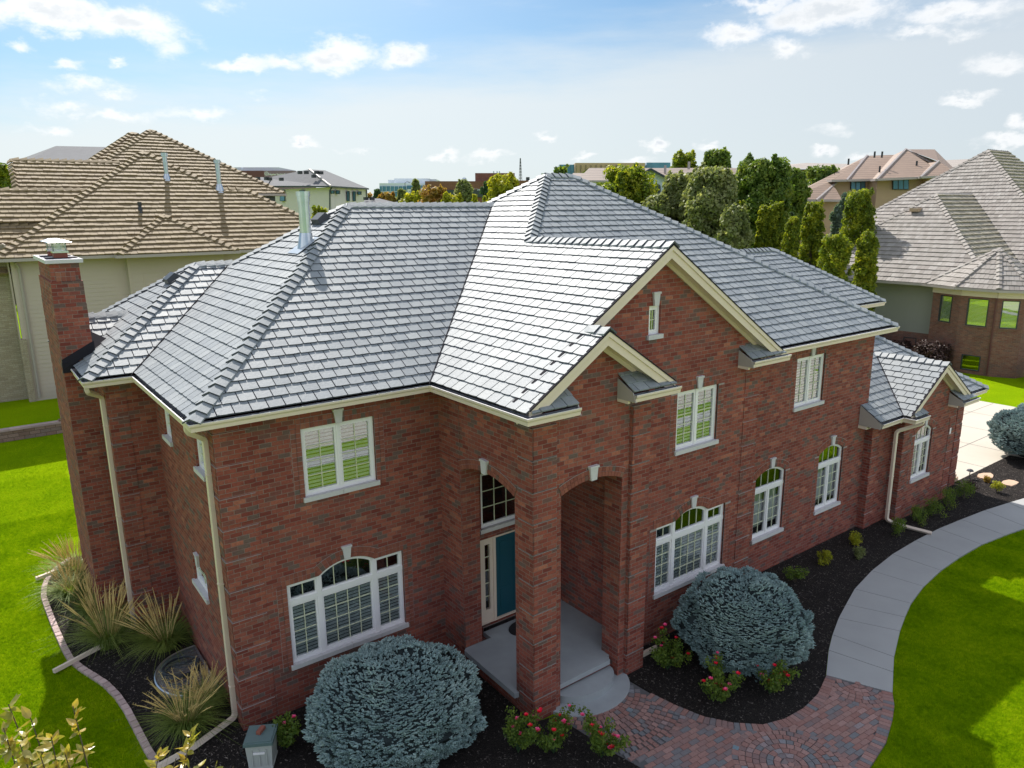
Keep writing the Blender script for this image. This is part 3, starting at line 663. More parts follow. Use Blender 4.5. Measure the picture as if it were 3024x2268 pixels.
# brick paving: laid units inside an outline, soldier border, two circle patterns
def paving():
    out_r = [(10.71, -6.83), (10.35, -7.05), (9.94, -7.22), (9.23, -7.46), (8.43, -7.6), (7.6, -7.7), (6.6, -7.9), (5.6, -8.0)]
    left = [(5.32, -6.6), (5.22, -5.15), (5.1, -4.59), (5.05, -4.16), (4.98, -3.69), (4.93, -3.24)]
    inn = [(6.82, -3.17), (6.88, -3.9), (6.97, -4.4), (7.15, -5.0), (7.46, -5.46), (7.86, -5.83), (8.33, -5.98), (8.88, -6.02), (9.48, -5.95), (9.85, -5.83), (10.2, -5.71)]
    pts = left[::-1][::-1]
    outline = inn + out_r + [(5.3, -7.9)] + left
    mb = MB(); flat_poly(mb, outline, .022, 'joint')
    for i in range(len(outline)):
        a, b = outline[i], outline[(i + 1) % len(outline)]
        mb.poly([(*a, 0), (*b, 0), (*b, .022), (*a, .022)], 'joint')
    def inside(x, y, pg):
        c = False; n = len(pg)
        for i in range(n):
            a = pg[i]; b = pg[(i + 1) % n]
            if (a[1] > y) != (b[1] > y) and x < (b[0] - a[0]) * (y - a[1]) / (b[1] - a[1]) + a[0]: c = not c
        return c
    def dist(x, y, pl):
        best = 9
        for i in range(len(pl) - 1):
            a = V3((*pl[i], 0)); b = V3((*pl[i + 1], 0)); p = V3((x, y, 0)); ab = b - a
            t_ = max(0, min(1, (p - a).dot(ab) / ab.dot(ab))); best = min(best, (p - a - ab * t_).length)
        return best
    rn = random.Random(3)
    def unit(c4, z=.049):
        n = len(c4); cx = sum(p[0] for p in c4) / n; cy = sum(p[1] for p in c4) / n
        zz = z + rn.uniform(-.002, .002)
        top = [(cx + (p[0] - cx) * .975, cy + (p[1] - cy) * .975, zz) for p in c4]; bot = [(p[0], p[1], .02) for p in c4]
        mb.mesh(top + bot, [tuple(range(n))] + [(i, n + i, n + (i + 1) % n, (i + 1) % n) for i in range(n)], 'paver_units')
    circ = [((7.35, -6.75), .95, .06), ((5.93, -2.95), 2.1, .78), ((10.45, -6.25), .72, .06)]
    border = .21
    # soldier border
    def run(pl, sgn):
        L = 0; seg = []
        for i in range(len(pl) - 1):
            l = (Vector(pl[i + 1]) - Vector(pl[i])).length; seg.append((L, l)); L += l
        k = int(L / .105); st = L / k
        def pos(s_):
            for i, (o_, l) in enumerate(seg):
                if s_ <= o_ + l + 1e-9 or i == len(seg) - 1:
                    t_ = (s_ - o_) / l; p = Vector(pl[i]).lerp(Vector(pl[i + 1]), t_)
                    def dr(j): j = max(0, min(len(pl) - 2, j)); return (Vector(pl[j + 1]) - Vector(pl[j])).normalized()
                    d = dr(i).lerp(dr(i + 1), max(0, t_ - .5)) if t_ > .5 else dr(i - 1).lerp(dr(i), .5 + t_)
                    d.normalize(); return p, Vector((-d.y, d.x)) * sgn
        for i in range(k):
            p, n1_ = pos(i * st + .004); q, n2_ = pos((i + 1) * st - .004)
            unit([tuple(p), tuple(q), tuple(q + n2_ * (border - .01)), tuple(p + n1_ * (border - .01))])
    run(inn[1:], -1); run(out_r, -1)
    ex = .215; ey = .107; th = R(-4)
    for i in range(-70, 70):
        for j in range(-60, 60):
            x = i * ex + (j % 2) * ex * .5; y = j * ey
            c = [(x, y), (x + ex - .006, y), (x + ex - .006, y + ey - .006), (x, y + ey - .006)]
            c = [(7.5 + a * cos(th) - b * sin(th), -6 + a * sin(th) + b * cos(th)) for a, b in c]
            mx_ = sum(p[0] for p in c) / 4; my = sum(p[1] for p in c) / 4
            if not inside(mx_, my, outline): continue
            if min(dist(mx_, my, inn[1:]), dist(mx_, my, out_r)) < border - .03: continue
            if any((Vector((mx_, my)) - Vector(q)).length < r_ - .06 for q, r_, _r in circ): continue
            if not all(inside(a, b, outline) for a, b in c): continue
            unit(c, .040)
    for (cx, cy), rad, r_ in circ:
        if r_ < .5: unit([(cx + .06 * cos(a), cy + .06 * sin(a)) for a in [i * pi / 3 for i in range(6)]])
        while r_ + .11 < rad + .05:
            k = max(6, int(2 * pi * (r_ + .05) / .125)); o_ = rn.uniform(0, 1)
            for i in range(k):
                a0 = 2 * pi * (i + o_) / k + .01; a1 = 2 * pi * (i + 1 + o_) / k - .01
                q = [(cx + rr * cos(a), cy + rr * sin(a)) for rr, a in ((r_ + .006, a0), (r_ + .006, a1), (r_ + .115, a1), (r_ + .115, a0))]
                mx_ = sum(p[0] for p in q) / 4; my = sum(p[1] for p in q) / 4
                if inside(mx_, my, outline) and all(inside(a, b, outline) for a, b in q) and min(dist(mx_, my, inn[1:]), dist(mx_, my, out_r)) > border - .04: unit(q, .0435)
            r_ += .118
    o = mb.build('path'); o['kind'] = 'structure'
paving()

# ================================================================== THE BRICK HOUSE
H = empty('brick_house', (0, 0, 0), 'large two storey red brick house with grey slate roof and tall arched entry porch', 'house')
yFRONT = (1, 0, 0)
def front(y): return Frame((0, y, 0), (1, 0, 0), (0, -1, 0))
def left(x): return Frame((x, 0, 0), (0, 1, 0), (-1, 0, 0))
QT = [4.65 + .595 * k for k in range(-7, 12)]
def quoins(mb, fr, a0, a1, z0, z1, proud=.016, hh=.50, ledge=True, mat='red_brick'):
    for zt in QT:
        if zt - .12 < z0 or zt - .25 > z1: continue
        zb = max(z0, zt - hh); zt_ = min(zt, z1)
        fbox(mb, fr, a0, a1, zb, zt_, -.02, proud, mat)
        if ledge and zt_ == zt: fbox(mb, fr, a0 - .002, a1 + .002, zt, zt + .007, -.02, proud + .003, 'ledge')
def triple(x0, x1, z0, zs, za, zc):
    a0 = x0 + (x1 - x0) * .26; a1 = x1 - (x1 - x0) * .26
    ar = arched(a0, a1, z0, zs, zc)[2:]
    return [(x0, z0), (x1, z0), (x1, zs)] + ar + [(x0, zs)]
WIN = []   # every opening of the house
def window(kind, fr, x0, x1, z0, zs, zc=None, blind=None, head=True, key=True, rows=5, sill=True, hq=.2):
    fm, gm, bm, sm, hm, km = MB(), MB(), MB(), MB(), MB(), MB()
    zc = zc or zs
    if kind == 'triple': hole = triple(x0, x1, z0, zs, zs + .02, zc)
    elif kind == 'arch': hole = arched(x0, x1, z0, zs, zc)
    else: hole = rect(x0, x1, z0, zs)
    T = .045
    ring(fm, fr, inset(hole, -.004), inset(hole, T), -.13, -.05, 'white_frame')
    zt = None
    if kind == 'double':
        xm = (x0 + x1) / 2
        fbox(fm, fr, xm - .03, xm + .03, z0, zs, -.12, -.042, 'white_frame')
        for a, b in ((x0 + T, xm - .02), (xm + .02, x1 - T)): sash(fm, gm, fr, rect(a, b, z0 + T, zs - T), 2, rows)
    elif kind == 'arch':
        zt = z0 + (zs - z0) * .79; xm = (x0 + x1) / 2
        fbox(fm, fr, x0, x1, zt - .045, zt + .045, -.12, -.04, 'white_frame')
        fbox(fm, fr, xm - .03, xm + .03, z0, zt, -.12, -.041, 'white_frame')
        for a, b in ((x0 + T, xm - .02), (xm + .02, x1 - T)): sash(fm, gm, fr, rect(a, b, z0 + T, zt - .04), 2, 4)
        top = inset([(x0, zt + .04), (x1, zt + .04)] + hole[2:], .02)
        sash(fm, gm, fr, inset([(x0 + .02, zt + .04), (x1 - .02, zt + .04)] + [q for q in inset(hole, .03)[2:]], 0), 4, 1, .03)
    elif kind == 'triple':
        a0 = x0 + (x1 - x0) * .26; a1 = x1 - (x1 - x0) * .26; zt = z0 + (zs - z0) * .76
        fbox(fm, fr, x0, x1, zt - .05, zt + .05, -.12, -.04, 'white_frame')
        for a in (a0, a1): fbox(fm, fr, a - .045, a + .045, z0, zs, -.12, -.038, 'white_frame')
        for a, b, c in ((x0 + T, a0 - .035, 2), (a0 + .035, a1 - .035, 4), (a1 + .035, x1 - T, 2)):
            sash(fm, gm, fr, rect(a, b, z0 + T, zt - .045), c, 4)
        sash(fm, gm, fr, rect(x0 + T, a0 - .035, zt + .045, zs - T), 2, 1, .035); sash(fm, gm, fr, rect(a1 + .035, x1 - T, zt + .045, zs - T), 2, 1, .035)
        ar = arched(a0 + .04, a1 - .04, zt + .045, zs - .02, zc - .045)
        sash(fm, gm, fr, ar, 4, 1, .03)
    elif kind == 'single': sash(fm, gm, fr, rect(x0 + T, x1 - T, z0 + T, zs - T), 2, rows)
    elif kind == 'grid': sash(fm, gm, fr, hole if zc == zs else inset(hole, .03), 5, 3)
    zr = zc + .05
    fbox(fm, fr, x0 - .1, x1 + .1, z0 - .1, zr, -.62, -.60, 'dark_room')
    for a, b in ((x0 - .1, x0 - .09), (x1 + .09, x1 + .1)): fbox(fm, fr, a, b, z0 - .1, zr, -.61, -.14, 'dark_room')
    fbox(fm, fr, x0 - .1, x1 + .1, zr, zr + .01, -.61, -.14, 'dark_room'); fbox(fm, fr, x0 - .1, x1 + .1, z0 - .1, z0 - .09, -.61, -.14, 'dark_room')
    o = fm.build('window', H); gm.build('pane', o)
    if blind == 'slat':
        blinds(bm, fr, x0 + .07, x1 - .07, z0 + .06, (zt or zs) - .05); bm.build('blind', o)
    elif blind == 'cloth':
        for a, b in ((x0 + .08, (x0 + x1) / 2 - .05), ((x0 + x1) / 2 + .05, x1 - .08)):
            fbox(bm, fr, a, b, z0 + .22, (zt or zs) - .04, -.19, -.18, 'shade_cloth')
        bm.build('blind', o)
    if sill:
        k = max(1, int(round((x1 - x0) / .6))); L = (x1 - x0 + .1) / k
        for i in range(k): fbox(sm, fr, x0 - .05 + i * L + .003, x0 - .05 + (i + 1) * L - .003, z0 - .085, z0 + .006, -.12, .055, 'limestone')
        sm.build('sill', o)
    if head:
        if kind == 'triple':
            a0 = x0 + (x1 - x0) * .26; a1 = x1 - (x1 - x0) * .26; ar = arched(a0, a1, z0, zs + .02, zc)[2:][::-1]
            header(hm, fr, [(x0 - .1, zs + .01), (a0, zs + .01)], hq); header(hm, fr, ar, hq, proud=.017); header(hm, fr, [(a1, zs + .01), (x1 + .1, zs + .01)], hq)
        elif kind in ('arch', 'grid') and zc > zs: header(hm, fr, arched(x0 - .02, x1 + .02, z0, zs + .005, zc + .005)[2:][::-1], hq)
        else: header(hm, fr, [(x0 - .08, zs + .005), (x1 + .08, zs + .005)], hq)
        # stacked half bricks down both jambs, slightly proud
        for a, b in ((x0 - .195, x0 - .105), (x0 - .098, x0 - .006), (x1 + .006, x1 + .098), (x1 + .105, x1 + .195)):
            z = z0 - .08
            while z < zs - .05: fbox(hm, fr, a, b, z, z + .08, -.02, .009, 'brick_units'); z += .09
            fbox(hm, fr, a - .006, b + .006, z0 - .08, zs, -.02, .004, 'ledge')
        hm.build('brick_surround', o)
    if key: keystone(km, fr, (x0 + x1) / 2, zc + .0, zc + .24); km.build('keystone', o)
    return hole
# --- left wing front wall
wl = MB()
f0 = front(0)
h1 = window('double', f0, 1.53, 3.0, 4.33, 5.66, blind='slat', rows=4)
h2 = window('triple', f0, 1.03, 3.49, 1.0, 2.68, 2.88, blind='slat')
wall(wl, f0, [(0, -.1), (4.5, -.1), (4.5, 6.06), (0, 6.06)], [h1, h2], 'red_brick'); quoins(wl, f0, -.016, .62, 0, 6.0)
wl.build('wall', H)
# --- left side walls and the set back left block
wl = MB(); fl = left(0)
h1 = window('single', fl, 1.7, 2.75, 2.0, 2.52, head=False, rows=2); h2 = window('single', fl, .78, 1.42, 4.88, 5.6, head=False, key=False, rows=3); h3 = window('single', fl, 3.38, 4.05, 4.88, 5.6, head=False, key=False, rows=3)
wall(wl, fl, [(0, -.1), (4.75, -.1), (4.75, 6.06), (0, 6.06)], [h1, h2, h3], 'red_brick'); quoins(wl, fl, 0, .3, 0, 6.0)
fb = front(4.73); wall(wl, fb, [(-.925, -.1), (0, -.1), (0, 6.06), (-.925, 6.06)], [], 'red_brick'); quoins(wl, fb, -.94, -.55, 0, 6.0)
f2 = left(-.925); wall(wl, f2, [(4.73, -.1), (10.2, -.1), (10.2, 6.06), (4.73, 6.06)], [], 'red_brick'); quoins(wl, f2, 4.73, 5.0, 0, 6.0)
wl.box((-.925, 10.05, -.1), (18.2, 10.2, 6.06), 'red_brick')
wl.build('wall', H)
# --- big gable front
wl = MB(); fg = front(-2.65)
h1 = window('double', fg, 8.77, 10.13, 4.43, 5.73, blind='slat'); h2 = window('triple', fg, 8.26, 10.62, 1.2, 2.78, 2.97, blind='slat')
h3 = window('single', fg, 7.82, 8.16, 7.06, 7.65, rows=2, head=False)
wall(wl, fg, [(6.9, -.1), (11.62, -.1), (11.62, 6.46), (8.09, 8.76), (4.9, 6.68), (4.9, 5.95), (6.9, 5.95)], [h1, h2, h3], 'red_brick'); quoins(wl, fg, 11.1, 11.636, 0, 6.0)
wl.box((11.58, -2.64, -.1), (11.62, -2.0, 6.06), 'red_brick')
for sx in (-1, 1):   # sloping header course under the rakes
    a = (8.09, 8.60); b = (8.09 + sx * 3.5, 8.60 - 3.5 * SL)
    header(wl, fg, [a, b] if sx > 0 else [b, a], .13, proud=.02)
wl.build('wall', H)
# --- right wing
wl = MB(); fr_ = front(-2.15)
h1 = window('double', fr_, 13.95, 15.27, 4.41, 5.73, blind='slat')
h2 = window('arch', fr_, 12.5, 13.8, 1.09, 2.75, 2.95, blind='cloth'); h3 = window('arch', fr_, 15.38, 16.63, 1.14, 2.80, 3.0, blind='cloth')
wall(wl, fr_, [(11.6, -.1), (17.79, -.1), (17.79, 6.06), (11.6, 6.06)], [h1, h2, h3], 'red_brick')
wl.box((17.77, -2.149, -.1), (17.788, 10.1, 6.06), 'red_brick')
wl.box((17.8, 1.0, 3.0), (23.2, 1.02, 6.06), 'red_brick'); wl.box((23.18, 1.021, 0), (23.2, 9, 6.06), 'red_brick')
wl.build('wall', H)
# --- garage wing
wl = MB(); fga = front(-2.37)
wall(wl, fga, [(17.79, -.1), (23.85, -.1), (23.85, 3.36), (17.79, 3.36)], [], 'red_brick')
fgb = front(-2.72)
h1 = window('arch', fgb, 19.72, 20.85, 1.24, 2.72, 2.92, blind=None)
wall(wl, fgb, [(18.98, -.1), (22.4, -.1), (22.4, 3.5), (20.66, 4.72), (18.98, 3.6)], [h1], 'red_brick')
quoins(wl, fgb, 18.96, 19.3, 0, 3.2); quoins(wl, fgb, 22.0, 22.416, 0, 3.2); quoins(wl, fga, 23.4, 23.866, 0, 3.2); quoins(wl, fga, 17.774, 18.2, 0, 3.2)
wl.box((18.965, -2.719, -.1), (18.98, -2.37, 3.45), 'red_brick'); wl.box((22.4, -2.719, -.1), (22.415, -2.37, 3.45), 'red_brick')
wl.box((23.85, -2.369, -.1), (23.87, 9, 3.36), 'red_brick'); wl.box((17.776, -2.369, -.1), (17.79, -2.1, 3.36), 'red_brick')
fbox(wl, fgb, 22.07, 22.17, 2.3, 2.5, 0, .02, 'white_frame')
wl.build('wall', H)
# --- porch
def thick(mb, fr, outer, d, mat):
    tr = tessellate_polygon([[V3((x, z, 0)) for x, z in outer]]); n = len(outer)
    A = [fr.p(x, z) for x, z in outer]; B = [fr.p(x, z, -d) for x, z in outer]
    mb.mesh(A, [tuple(t_) for t_ in tr], mat); mb.mesh(B, [tuple(t_) for t_ in tr], mat)
    for i in range(n): j = (i + 1) % n; mb.mesh([A[i], A[j], B[j], B[i]], [(0, 1, 2, 3)], mat)
wl = MB(); fp = front(-3.10); fs = left(4.476)
arc = arched(5.165, 6.72, 0, 4.44, 4.60)[2:]
thick(wl, fp, [(4.49, -.1), (5.165, -.1)] + arc[::-1] + [(6.72, -.1), (7.39, -.1), (7.39, 6.40), (5.93, 7.36), (4.49, 6.42)], .48, 'red_brick')
arc2 = arched(-2.6, -.8, 0, 4.44, 4.64)[2:]
thick(wl, fs, [(-3.085, -.1), (-2.6, -.1)] + arc2[::-1] + [(-.8, -.1), (-.01, -.1), (-.01, 6.06), (-3.085, 6.06)], .42, 'red_brick')
quoins(wl, fp, 4.46, 5.02, 0, 6.1, .05, .575); quoins(wl, fs, -3.15, -2.72, 0, 6.0, .018, .575); quoins(wl, fp, 6.90, 7.41, 0, 6.0, .07, .575)
quoins(wl, left(6.90), -3.17, -3.09, 0, 6.0, .002, .575, ledge=False); quoins(wl, fs, -.78, 0.0, 0, 6.0, .014, .575, ledge=False)
header(wl, fp, arched(5.165, 6.72, 0, 4.445, 4.605)[2:][::-1], .19, proud=.02); header(wl, fs, arched(-2.6, -.8, 0, 4.445, 4.645)[2:][::-1], .19, proud=.02)
for a, b in ((5.165, 5.24), (6.645, 6.72)):
    pass
# back and right walls of the porch room, ceiling
fpb = front(-.45); hd = rect(5.13, 6.98, .52, 2.58); 
ht = window('grid', fpb, 5.17, 6.95, 2.83, 4.1, 4.42, key=False, head=False, hq=.15)
wall(wl, fpb, [(4.85, .3), (7.41, .3), (7.41, 4.8), (4.85, 4.8)], [hd, ht], 'red_brick', .12)
wall(wl, left(7.41), [(-2.64, .2), (-.45, .2), (-.45, 4.8), (-2.64, 4.8)], [], 'red_brick')
wl.box((4.6, -2.9, 4.8), (7.5, -.3, 4.85), 'cream_trim'); wl.box((4.5, -2.9, 0), (7.38, -.47, .30), 'red_brick')
for sx in (-1, 1):
    a = (5.93, 7.20); b = (5.93 + sx * 1.4, 7.20 - 1.4 * SL)
    header(wl, fp, [a, b] if sx > 0 else [b, a], .12, proud=.02)
wl.build('wall', H)
km = MB(); keystone(km, fp, 5.93, 4.58, 4.83, .07, .10, .06); km.build('keystone', H)
km = MB(); keystone(km, fs, -1.68, 4.62, 4.87, .07, .10, .06); km.build('keystone', H)
# door set
dm = MB()
ring(dm, fpb, hd, inset(hd, .05), -.12, -.02, 'cream_trim')
for x in (5.52, 6.55): fbox(dm, fpb, x - .035, x + .035, .52, 2.58, -.12, -.015, 'cream_trim')
for a, b in ((5.18, 5.49), (6.62, 6.93)): 
    ring(dm, fpb, rect(a, b, .55, 2.53), rect(a + .09, b - .09, .85, 2.42), -.1, -.035, 'cream_trim')
    dm.poly([fpb.p(x, z, -.075) for x, z in rect(a, b, .85, 2.45)], 'glass'); fbox(dm, fpb, a - .05, b + .05, .5, 2.6, -.35, -.34, 'dark_room')
    for zz in (1.16, 1.48, 1.79, 2.11): fbox(dm, fpb, a + .08, b - .08, zz - .009, zz + .009, -.08, -.06, 'muntin')
dr = dm.build('door', H)
dm = MB(); fbox(dm, fpb, 5.56, 6.51, .57, 2.53, -.10, -.05, 'teal_paint')
for a, b in ((5.68, 6.0), (6.07, 6.39)):
    for z0, z1 in ((.75, 1.25), (1.38, 2.38)): fbox(dm, fpb, a, b, z0, z1, -.06, -.04, 'teal_paint')
dm.build('door_leaf', dr)
dm = MB(); dm.tube([fpb.p(6.42, 1.5, .0), fpb.p(6.42, 1.5, -.06)], .02, 'steel'); dm.tube([fpb.p(6.42, 1.5, .0), fpb.p(6.33, 1.5, .005)], .012, 'steel'); dm.build('handle', dr)
dm = MB(); header(dm, Frame((0, -.52, 0), (1, 0, 0), (0, -1, 0)), [(5.12, .42), (7.0, .42)], .1, proud=.0); dm.box((5.12, -.5, .3), (7.0, -.44, .52), 'red_brick'); dm.build('threshold', dr)
# porch slab and steps
sm = MB()
sm.prism([(4.40, -.86, .31), (4.38, -2.66, .31), (4.47, -2.68, .31), (5.2, -2.68, .31), (5.2, -2.98, .31), (6.62, -2.98, .31), (6.66, -2.85, .31), (6.75, -2.85, .31), (6.75, -2.6, .31), (7.4, -2.6, .31), (7.4, -.46, .31), (5.13, -.46, .31), (5.13, -.80, .31), (4.47, -.80, .31)], (0, 0, .11), 'concrete')
def half(cx, cy, rx, ry, z0, h_, mat, n=28): sm.prism([(cx + rx * cos(pi + pi * i / n), cy + ry * sin(pi + pi * i / n), z0) for i in range(n + 1)], (0, 0, h_), mat)
half(5.93, -2.92, .74, .47, .03, .20, 'concrete'); half(5.93, -2.95, 1.02, .82, 0, .065, 'concrete')
sm.build('porch_floor', H)
# --- chimney
ch = MB()
ch.box((-1.52, 6.07, -.1), (-.9, 8.82, 8.12), 'red_brick'); ch.box((-1.49, 6.10, 8.12), (-.93, 8.79, 8.52), 'red_brick')
fch = front(6.10); header(ch, fch, [(-1.4, 8.13), (-1.03, 8.13)], .2, proud=.012)
for zt in QT:
    if 0 < zt < 8.0: ch.box((-1.527, 6.062, zt - .5), (-.893, 8.828, zt - .0), 'red_brick')
chim = ch.build('chimney', H)
ch = MB(); ch.box((-1.57, 6.02, 8.52), (-.85, 8.87, 8.60), 'limestone'); ch.build('chimney_cap', chim)
for i, yy in enumerate((6.75, 7.9)):
    fm = MB(); x = -1.2
    fm.prism([(x - .30, yy - .3, 8.60), (x + .30, yy - .3, 8.60), (x + .30, yy + .3, 8.60), (x - .30, yy + .3, 8.60)], (0, 0, .015), 'flashing')
    fm.box((x - .13, yy - .16, 8.60), (x + .13, yy + .16, 8.74), 'clay'); fl_ = fm.build('flue', chim)
    fm = MB(); fm.box((x - .155, yy - .185, 8.72), (x + .155, yy + .185, 8.76), 'galvanised')
    for k in range(40):
        a = k / 40; 
        for (sx, sy) in ((1, 0), (-1, 0), (0, 1), (0, -1)):
            t_ = (k / 39 - .5)
            p = V3((x + sx * .125 + (t_ * .25 if sx == 0 else 0), yy + sy * .15 + (t_ * .3 if sy == 0 else 0), 8.76))
            if k % 3 == 0: fm.tube([p, p + V3((0, 0, .19))], .004, 'galvanised', 4, False)
    for zz in (8.82, 8.88): fm.box((x - .128, yy - .153, zz), (x + .128, yy - .150, zz + .005), 'galvanised'); fm.box((x - .128, yy - .15, zz), (x - .125, yy + .15, zz + .005), 'galvanised')
    fm.mesh([(x - .24, yy - .27, 8.95), (x + .24, yy - .27, 8.95), (x + .24, yy + .27, 8.95), (x - .24, yy + .27, 8.95), (x - .08, yy - .1, 9.01), (x + .08, yy - .1, 9.01), (x + .08, yy + .1, 9.01), (x - .08, yy + .1, 9.01)],
            [(0, 1, 5, 4), (1, 2, 6, 5), (2, 3, 7, 6), (3, 0, 4, 7), (4, 5, 6, 7), (3, 2, 1, 0)], 'steel')
    fm.build('flue_cover', fl_)
# --- roofs
rf = MB()
fF = lambda y0: (lambda x, y: V3((x, y, E_ + SL * (y - y0)))); fL = lambda x0: (lambda x, y: V3((x, y, E_ + SL * (x - x0)))); fR = lambda x0: (lambda x, y: V3((x, y, E_ + SL * (x0 - x)))); fB = lambda y0: (lambda x, y: V3((x, y, E_ + SL * (y0 - y))))
def RP(fn, pts): return [fn(*p) for p in pts]
def T(fn, pts, adir, org, seed): tiles(rf, RP(fn, pts), adir, fn(*org), 'slate', 'slate_under', seed=seed, edge='slate_edge_shade')
g = .075
T(fF(-.467), [(-.467 + g, -.467 + g), (4.01 + g, -.467 + g), (9.41, 4.93), (4.93, 4.93)], (1, 0, 0), (0, -.467 + g), 1)
T(fL(-.467), [(-.467 + g, -.467 + g), (4.93, 4.93), (2.733, 7.462), (-.467 + g, 4.262 + g)], (0, 1, 0), (-.467 + g, 0), 2)
T(fL(-.467), [(4.93, 4.93), (2.4, 7.462), (2.733, 7.462)], (0, 1, 0), (-.467 + g, 0), 2)
T(fF(4.262), [(-1.392 + g, 4.262 + g), (-.467 + g, 4.262 + g), (2.733, 7.462), (1.808, 7.462)], (1, 0, 0), (0, 4.262 + g), 3)
T(fL(-1.392), [(-1.392 + g, 4.262 + g), (1.808, 7.462), (-1.392 + g, 10.66)], (0, 1, 0), (-1.392 + g, 0), 4)
T(lambda x, y: V3((x, y, 7.18 - SL * (7.48 - y))), [(-.9, 7.48), (.11, 7.48), (-.9, 6.46)], (1, 0, 0), (0, 6.4), 5)
T(fL(4.01), [(4.01 + g, -.467 + g), (4.01 + g, -2.96), (8.09, -2.96), (8.09, 1.515), (8.09, 3.61)], (0, 1, 0), (4.01 + g, 0), 6)
T(fL(4.01), [(8.09, 1.515), (10.63, 4.05), (9.41, 4.93), (8.09, 3.61)], (0, 1, 0), (4.01 + g, 0), 6); T(fL(4.01), [(10.63, 4.05), (9.41, 5.27), (9.41, 4.93)], (0, 1, 0), (4.01 + g, 0), 6)
T(fL(4.01), [(4.01 + g, -3.47), (5.93, -3.47), (5.93, -2.96), (4.01 + g, -2.96)], (0, 1, 0), (4.01 + g, 0), 6)
T(fF(-2.565), [(10.63, 4.05), (8.09, 1.515), (12.17, -2.565 + g), (18.255 - g, -2.565 + g), (11.64, 4.05)], (1, 0, 0), (0, -2.565 + g), 7)
T(fR(12.17), [(8.09, 1.515), (8.09, -2.96), (12.17 - g, -2.96), (12.17 - g, -2.565)], (0, 1, 0), (12.17 - g, 0), 8)
T(fR(7.85), [(5.93, -2.6), (5.93, -3.47), (7.85 - g, -3.47), (7.85 - g, -2.6)], (0, 1, 0), (7.85 - g, 0), 9)
T(fR(18.255), [(11.64, 4.05), (18.255 - g, -2.565 + g), (18.255 - g, 10.66)], (0, 1, 0), (18.255 - g, 0), 10)
T(fF(.55), [(18.255, .55 + g), (23.66 - g, .55 + g), (20.76, 3.45), (15.36, 3.45)], (1, 0, 0), (0, .55 + g), 11)
T(fR(23.66), [(23.66 - g, .55 + g), (20.76, 3.45), (23.66 - g, 6.35)], (0, 1, 0), (23.66 - g, 0), 12)
G_ = 3.49
gf = lambda x, y: V3((x, y, G_ + SL * (y + 2.86))); gl_ = lambda x, y: V3((x, y, G_ + SL * (x - 18.55))); gr_ = lambda x, y: V3((x, y, G_ + SL * (22.77 - x))); grr = lambda x, y: V3((x, y, G_ + SL * (24.4 - x)))
T(gf, [(17.35, -2.86 + g), (17.79, -2.86 + g), (17.79, -2.16), (17.35, -2.16)], (1, 0, 0), (0, -2.86 + g), 13)
T(gf, [(17.79, -2.86 + g), (18.55 + g, -2.86 + g), (20.66, -.75), (20.57, 1.0), (17.79, 1.0)], (1, 0, 0), (0, -2.86 + g), 13)
T(gf, [(20.66, -.75), (22.77, -2.86 + g), (24.4 - g, -2.86 + g), (20.54, 1.0)], (1, 0, 0), (0, -2.86 + g), 13)
T(gl_, [(18.55 + g, -3.02), (20.66, -3.02), (20.66, -.75), (18.55 + g, -2.86 + g)], (0, 1, 0), (18.55 + g, 0), 14)
T(gr_, [(22.77 - g, -3.02), (20.66, -3.02), (20.66, -.75), (22.77 - g, -2.86 + g)], (0, 1, 0), (22.77 - g, 0), 15)
T(grr, [(24.4 - g, -2.86 + g), (20.54, 1.0), (23.2, 1.0), (23.2, 8), (24.4 - g, 8)][:4] if False else [(24.4 - g, -2.86 + g), (20.54, 1.0), (23.2, 1.0), (24.4 - g, 1.0)], (0, 1, 0), (24.4 - g, 0), 16)
# rear slopes
for pts in ([(4.93, 4.93, 9.71), (9.41, 4.93, 9.71), (9.41, 10.33, 6.2), (-.467, 10.33, 6.2)], [(10.63, 4.05, 10.5), (11.64, 4.05, 10.5), (18.25, 10.66, 6.2), (4.01, 10.66, 6.2)], [(20.76, 3.45, 8.085), (15.36, 3.45, 8.085), (18.2, 6.35, 6.2), (23.66, 6.35, 6.2)],
            [(1.808, 7.462, 8.28), (2.733, 7.462, 8.28), (2.733, 10.66, 6.2), (-1.392, 10.66, 6.2)], [(.11, 7.48, 7.18), (-.9, 7.48, 7.18), (-.9, 8.5, 6.52)]): rf.poly(pts, 'slate')
roof = rf.build('roof', H)
for a, b in (((4.01, -.467, 6.2), (9.41, 4.93, 9.71)), ((-.467, 4.262, 6.2), (2.733, 7.462, 8.28)), ((12.17, -2.565, 6.2), (8.09, 1.515, 8.85)), ((18.55, -2.86, 3.49), (20.66, -.75, 4.86)), ((18.255, .55, 6.2), (15.36, 3.45, 8.085))):
    vm = MB(); vm.tube([V3(a) + V3((0, 0, .035)), V3(b) + V3((0, 0, .035))], .014, 'flashing', 4); vm.build('valley', roof)
nF, nL, nR_, nB = (0, -SL, 1), (-SL, 0, 1), (SL, 0, 1), (0, SL, 1)
def cap(a, b, n1_, n2_): cp = MB(); caps(cp, a, b, n1_, n2_, 'slate', edge='slate_edge_shade'); cp.build('ridge_cap', roof)
def z3(fn, x, y): return fn(x, y)
cap((-.40, -.40, 6.24), (4.93, 4.93, 9.71), nF, nL); cap((9.41, 4.93, 9.71), (4.93, 4.93, 9.71), nF, nB); cap((2.733, 7.13, 8.28), (4.93, 4.93, 9.71), nB, nL)
cap((-1.32, 4.33, 6.24), (1.808, 7.462, 8.28), nF, nL); cap((2.733, 7.462, 8.28), (1.808, 7.462, 8.28), nF, nB); cap((-1.3, 10.6, 6.25), (1.808, 7.462, 8.28), nB, nL)
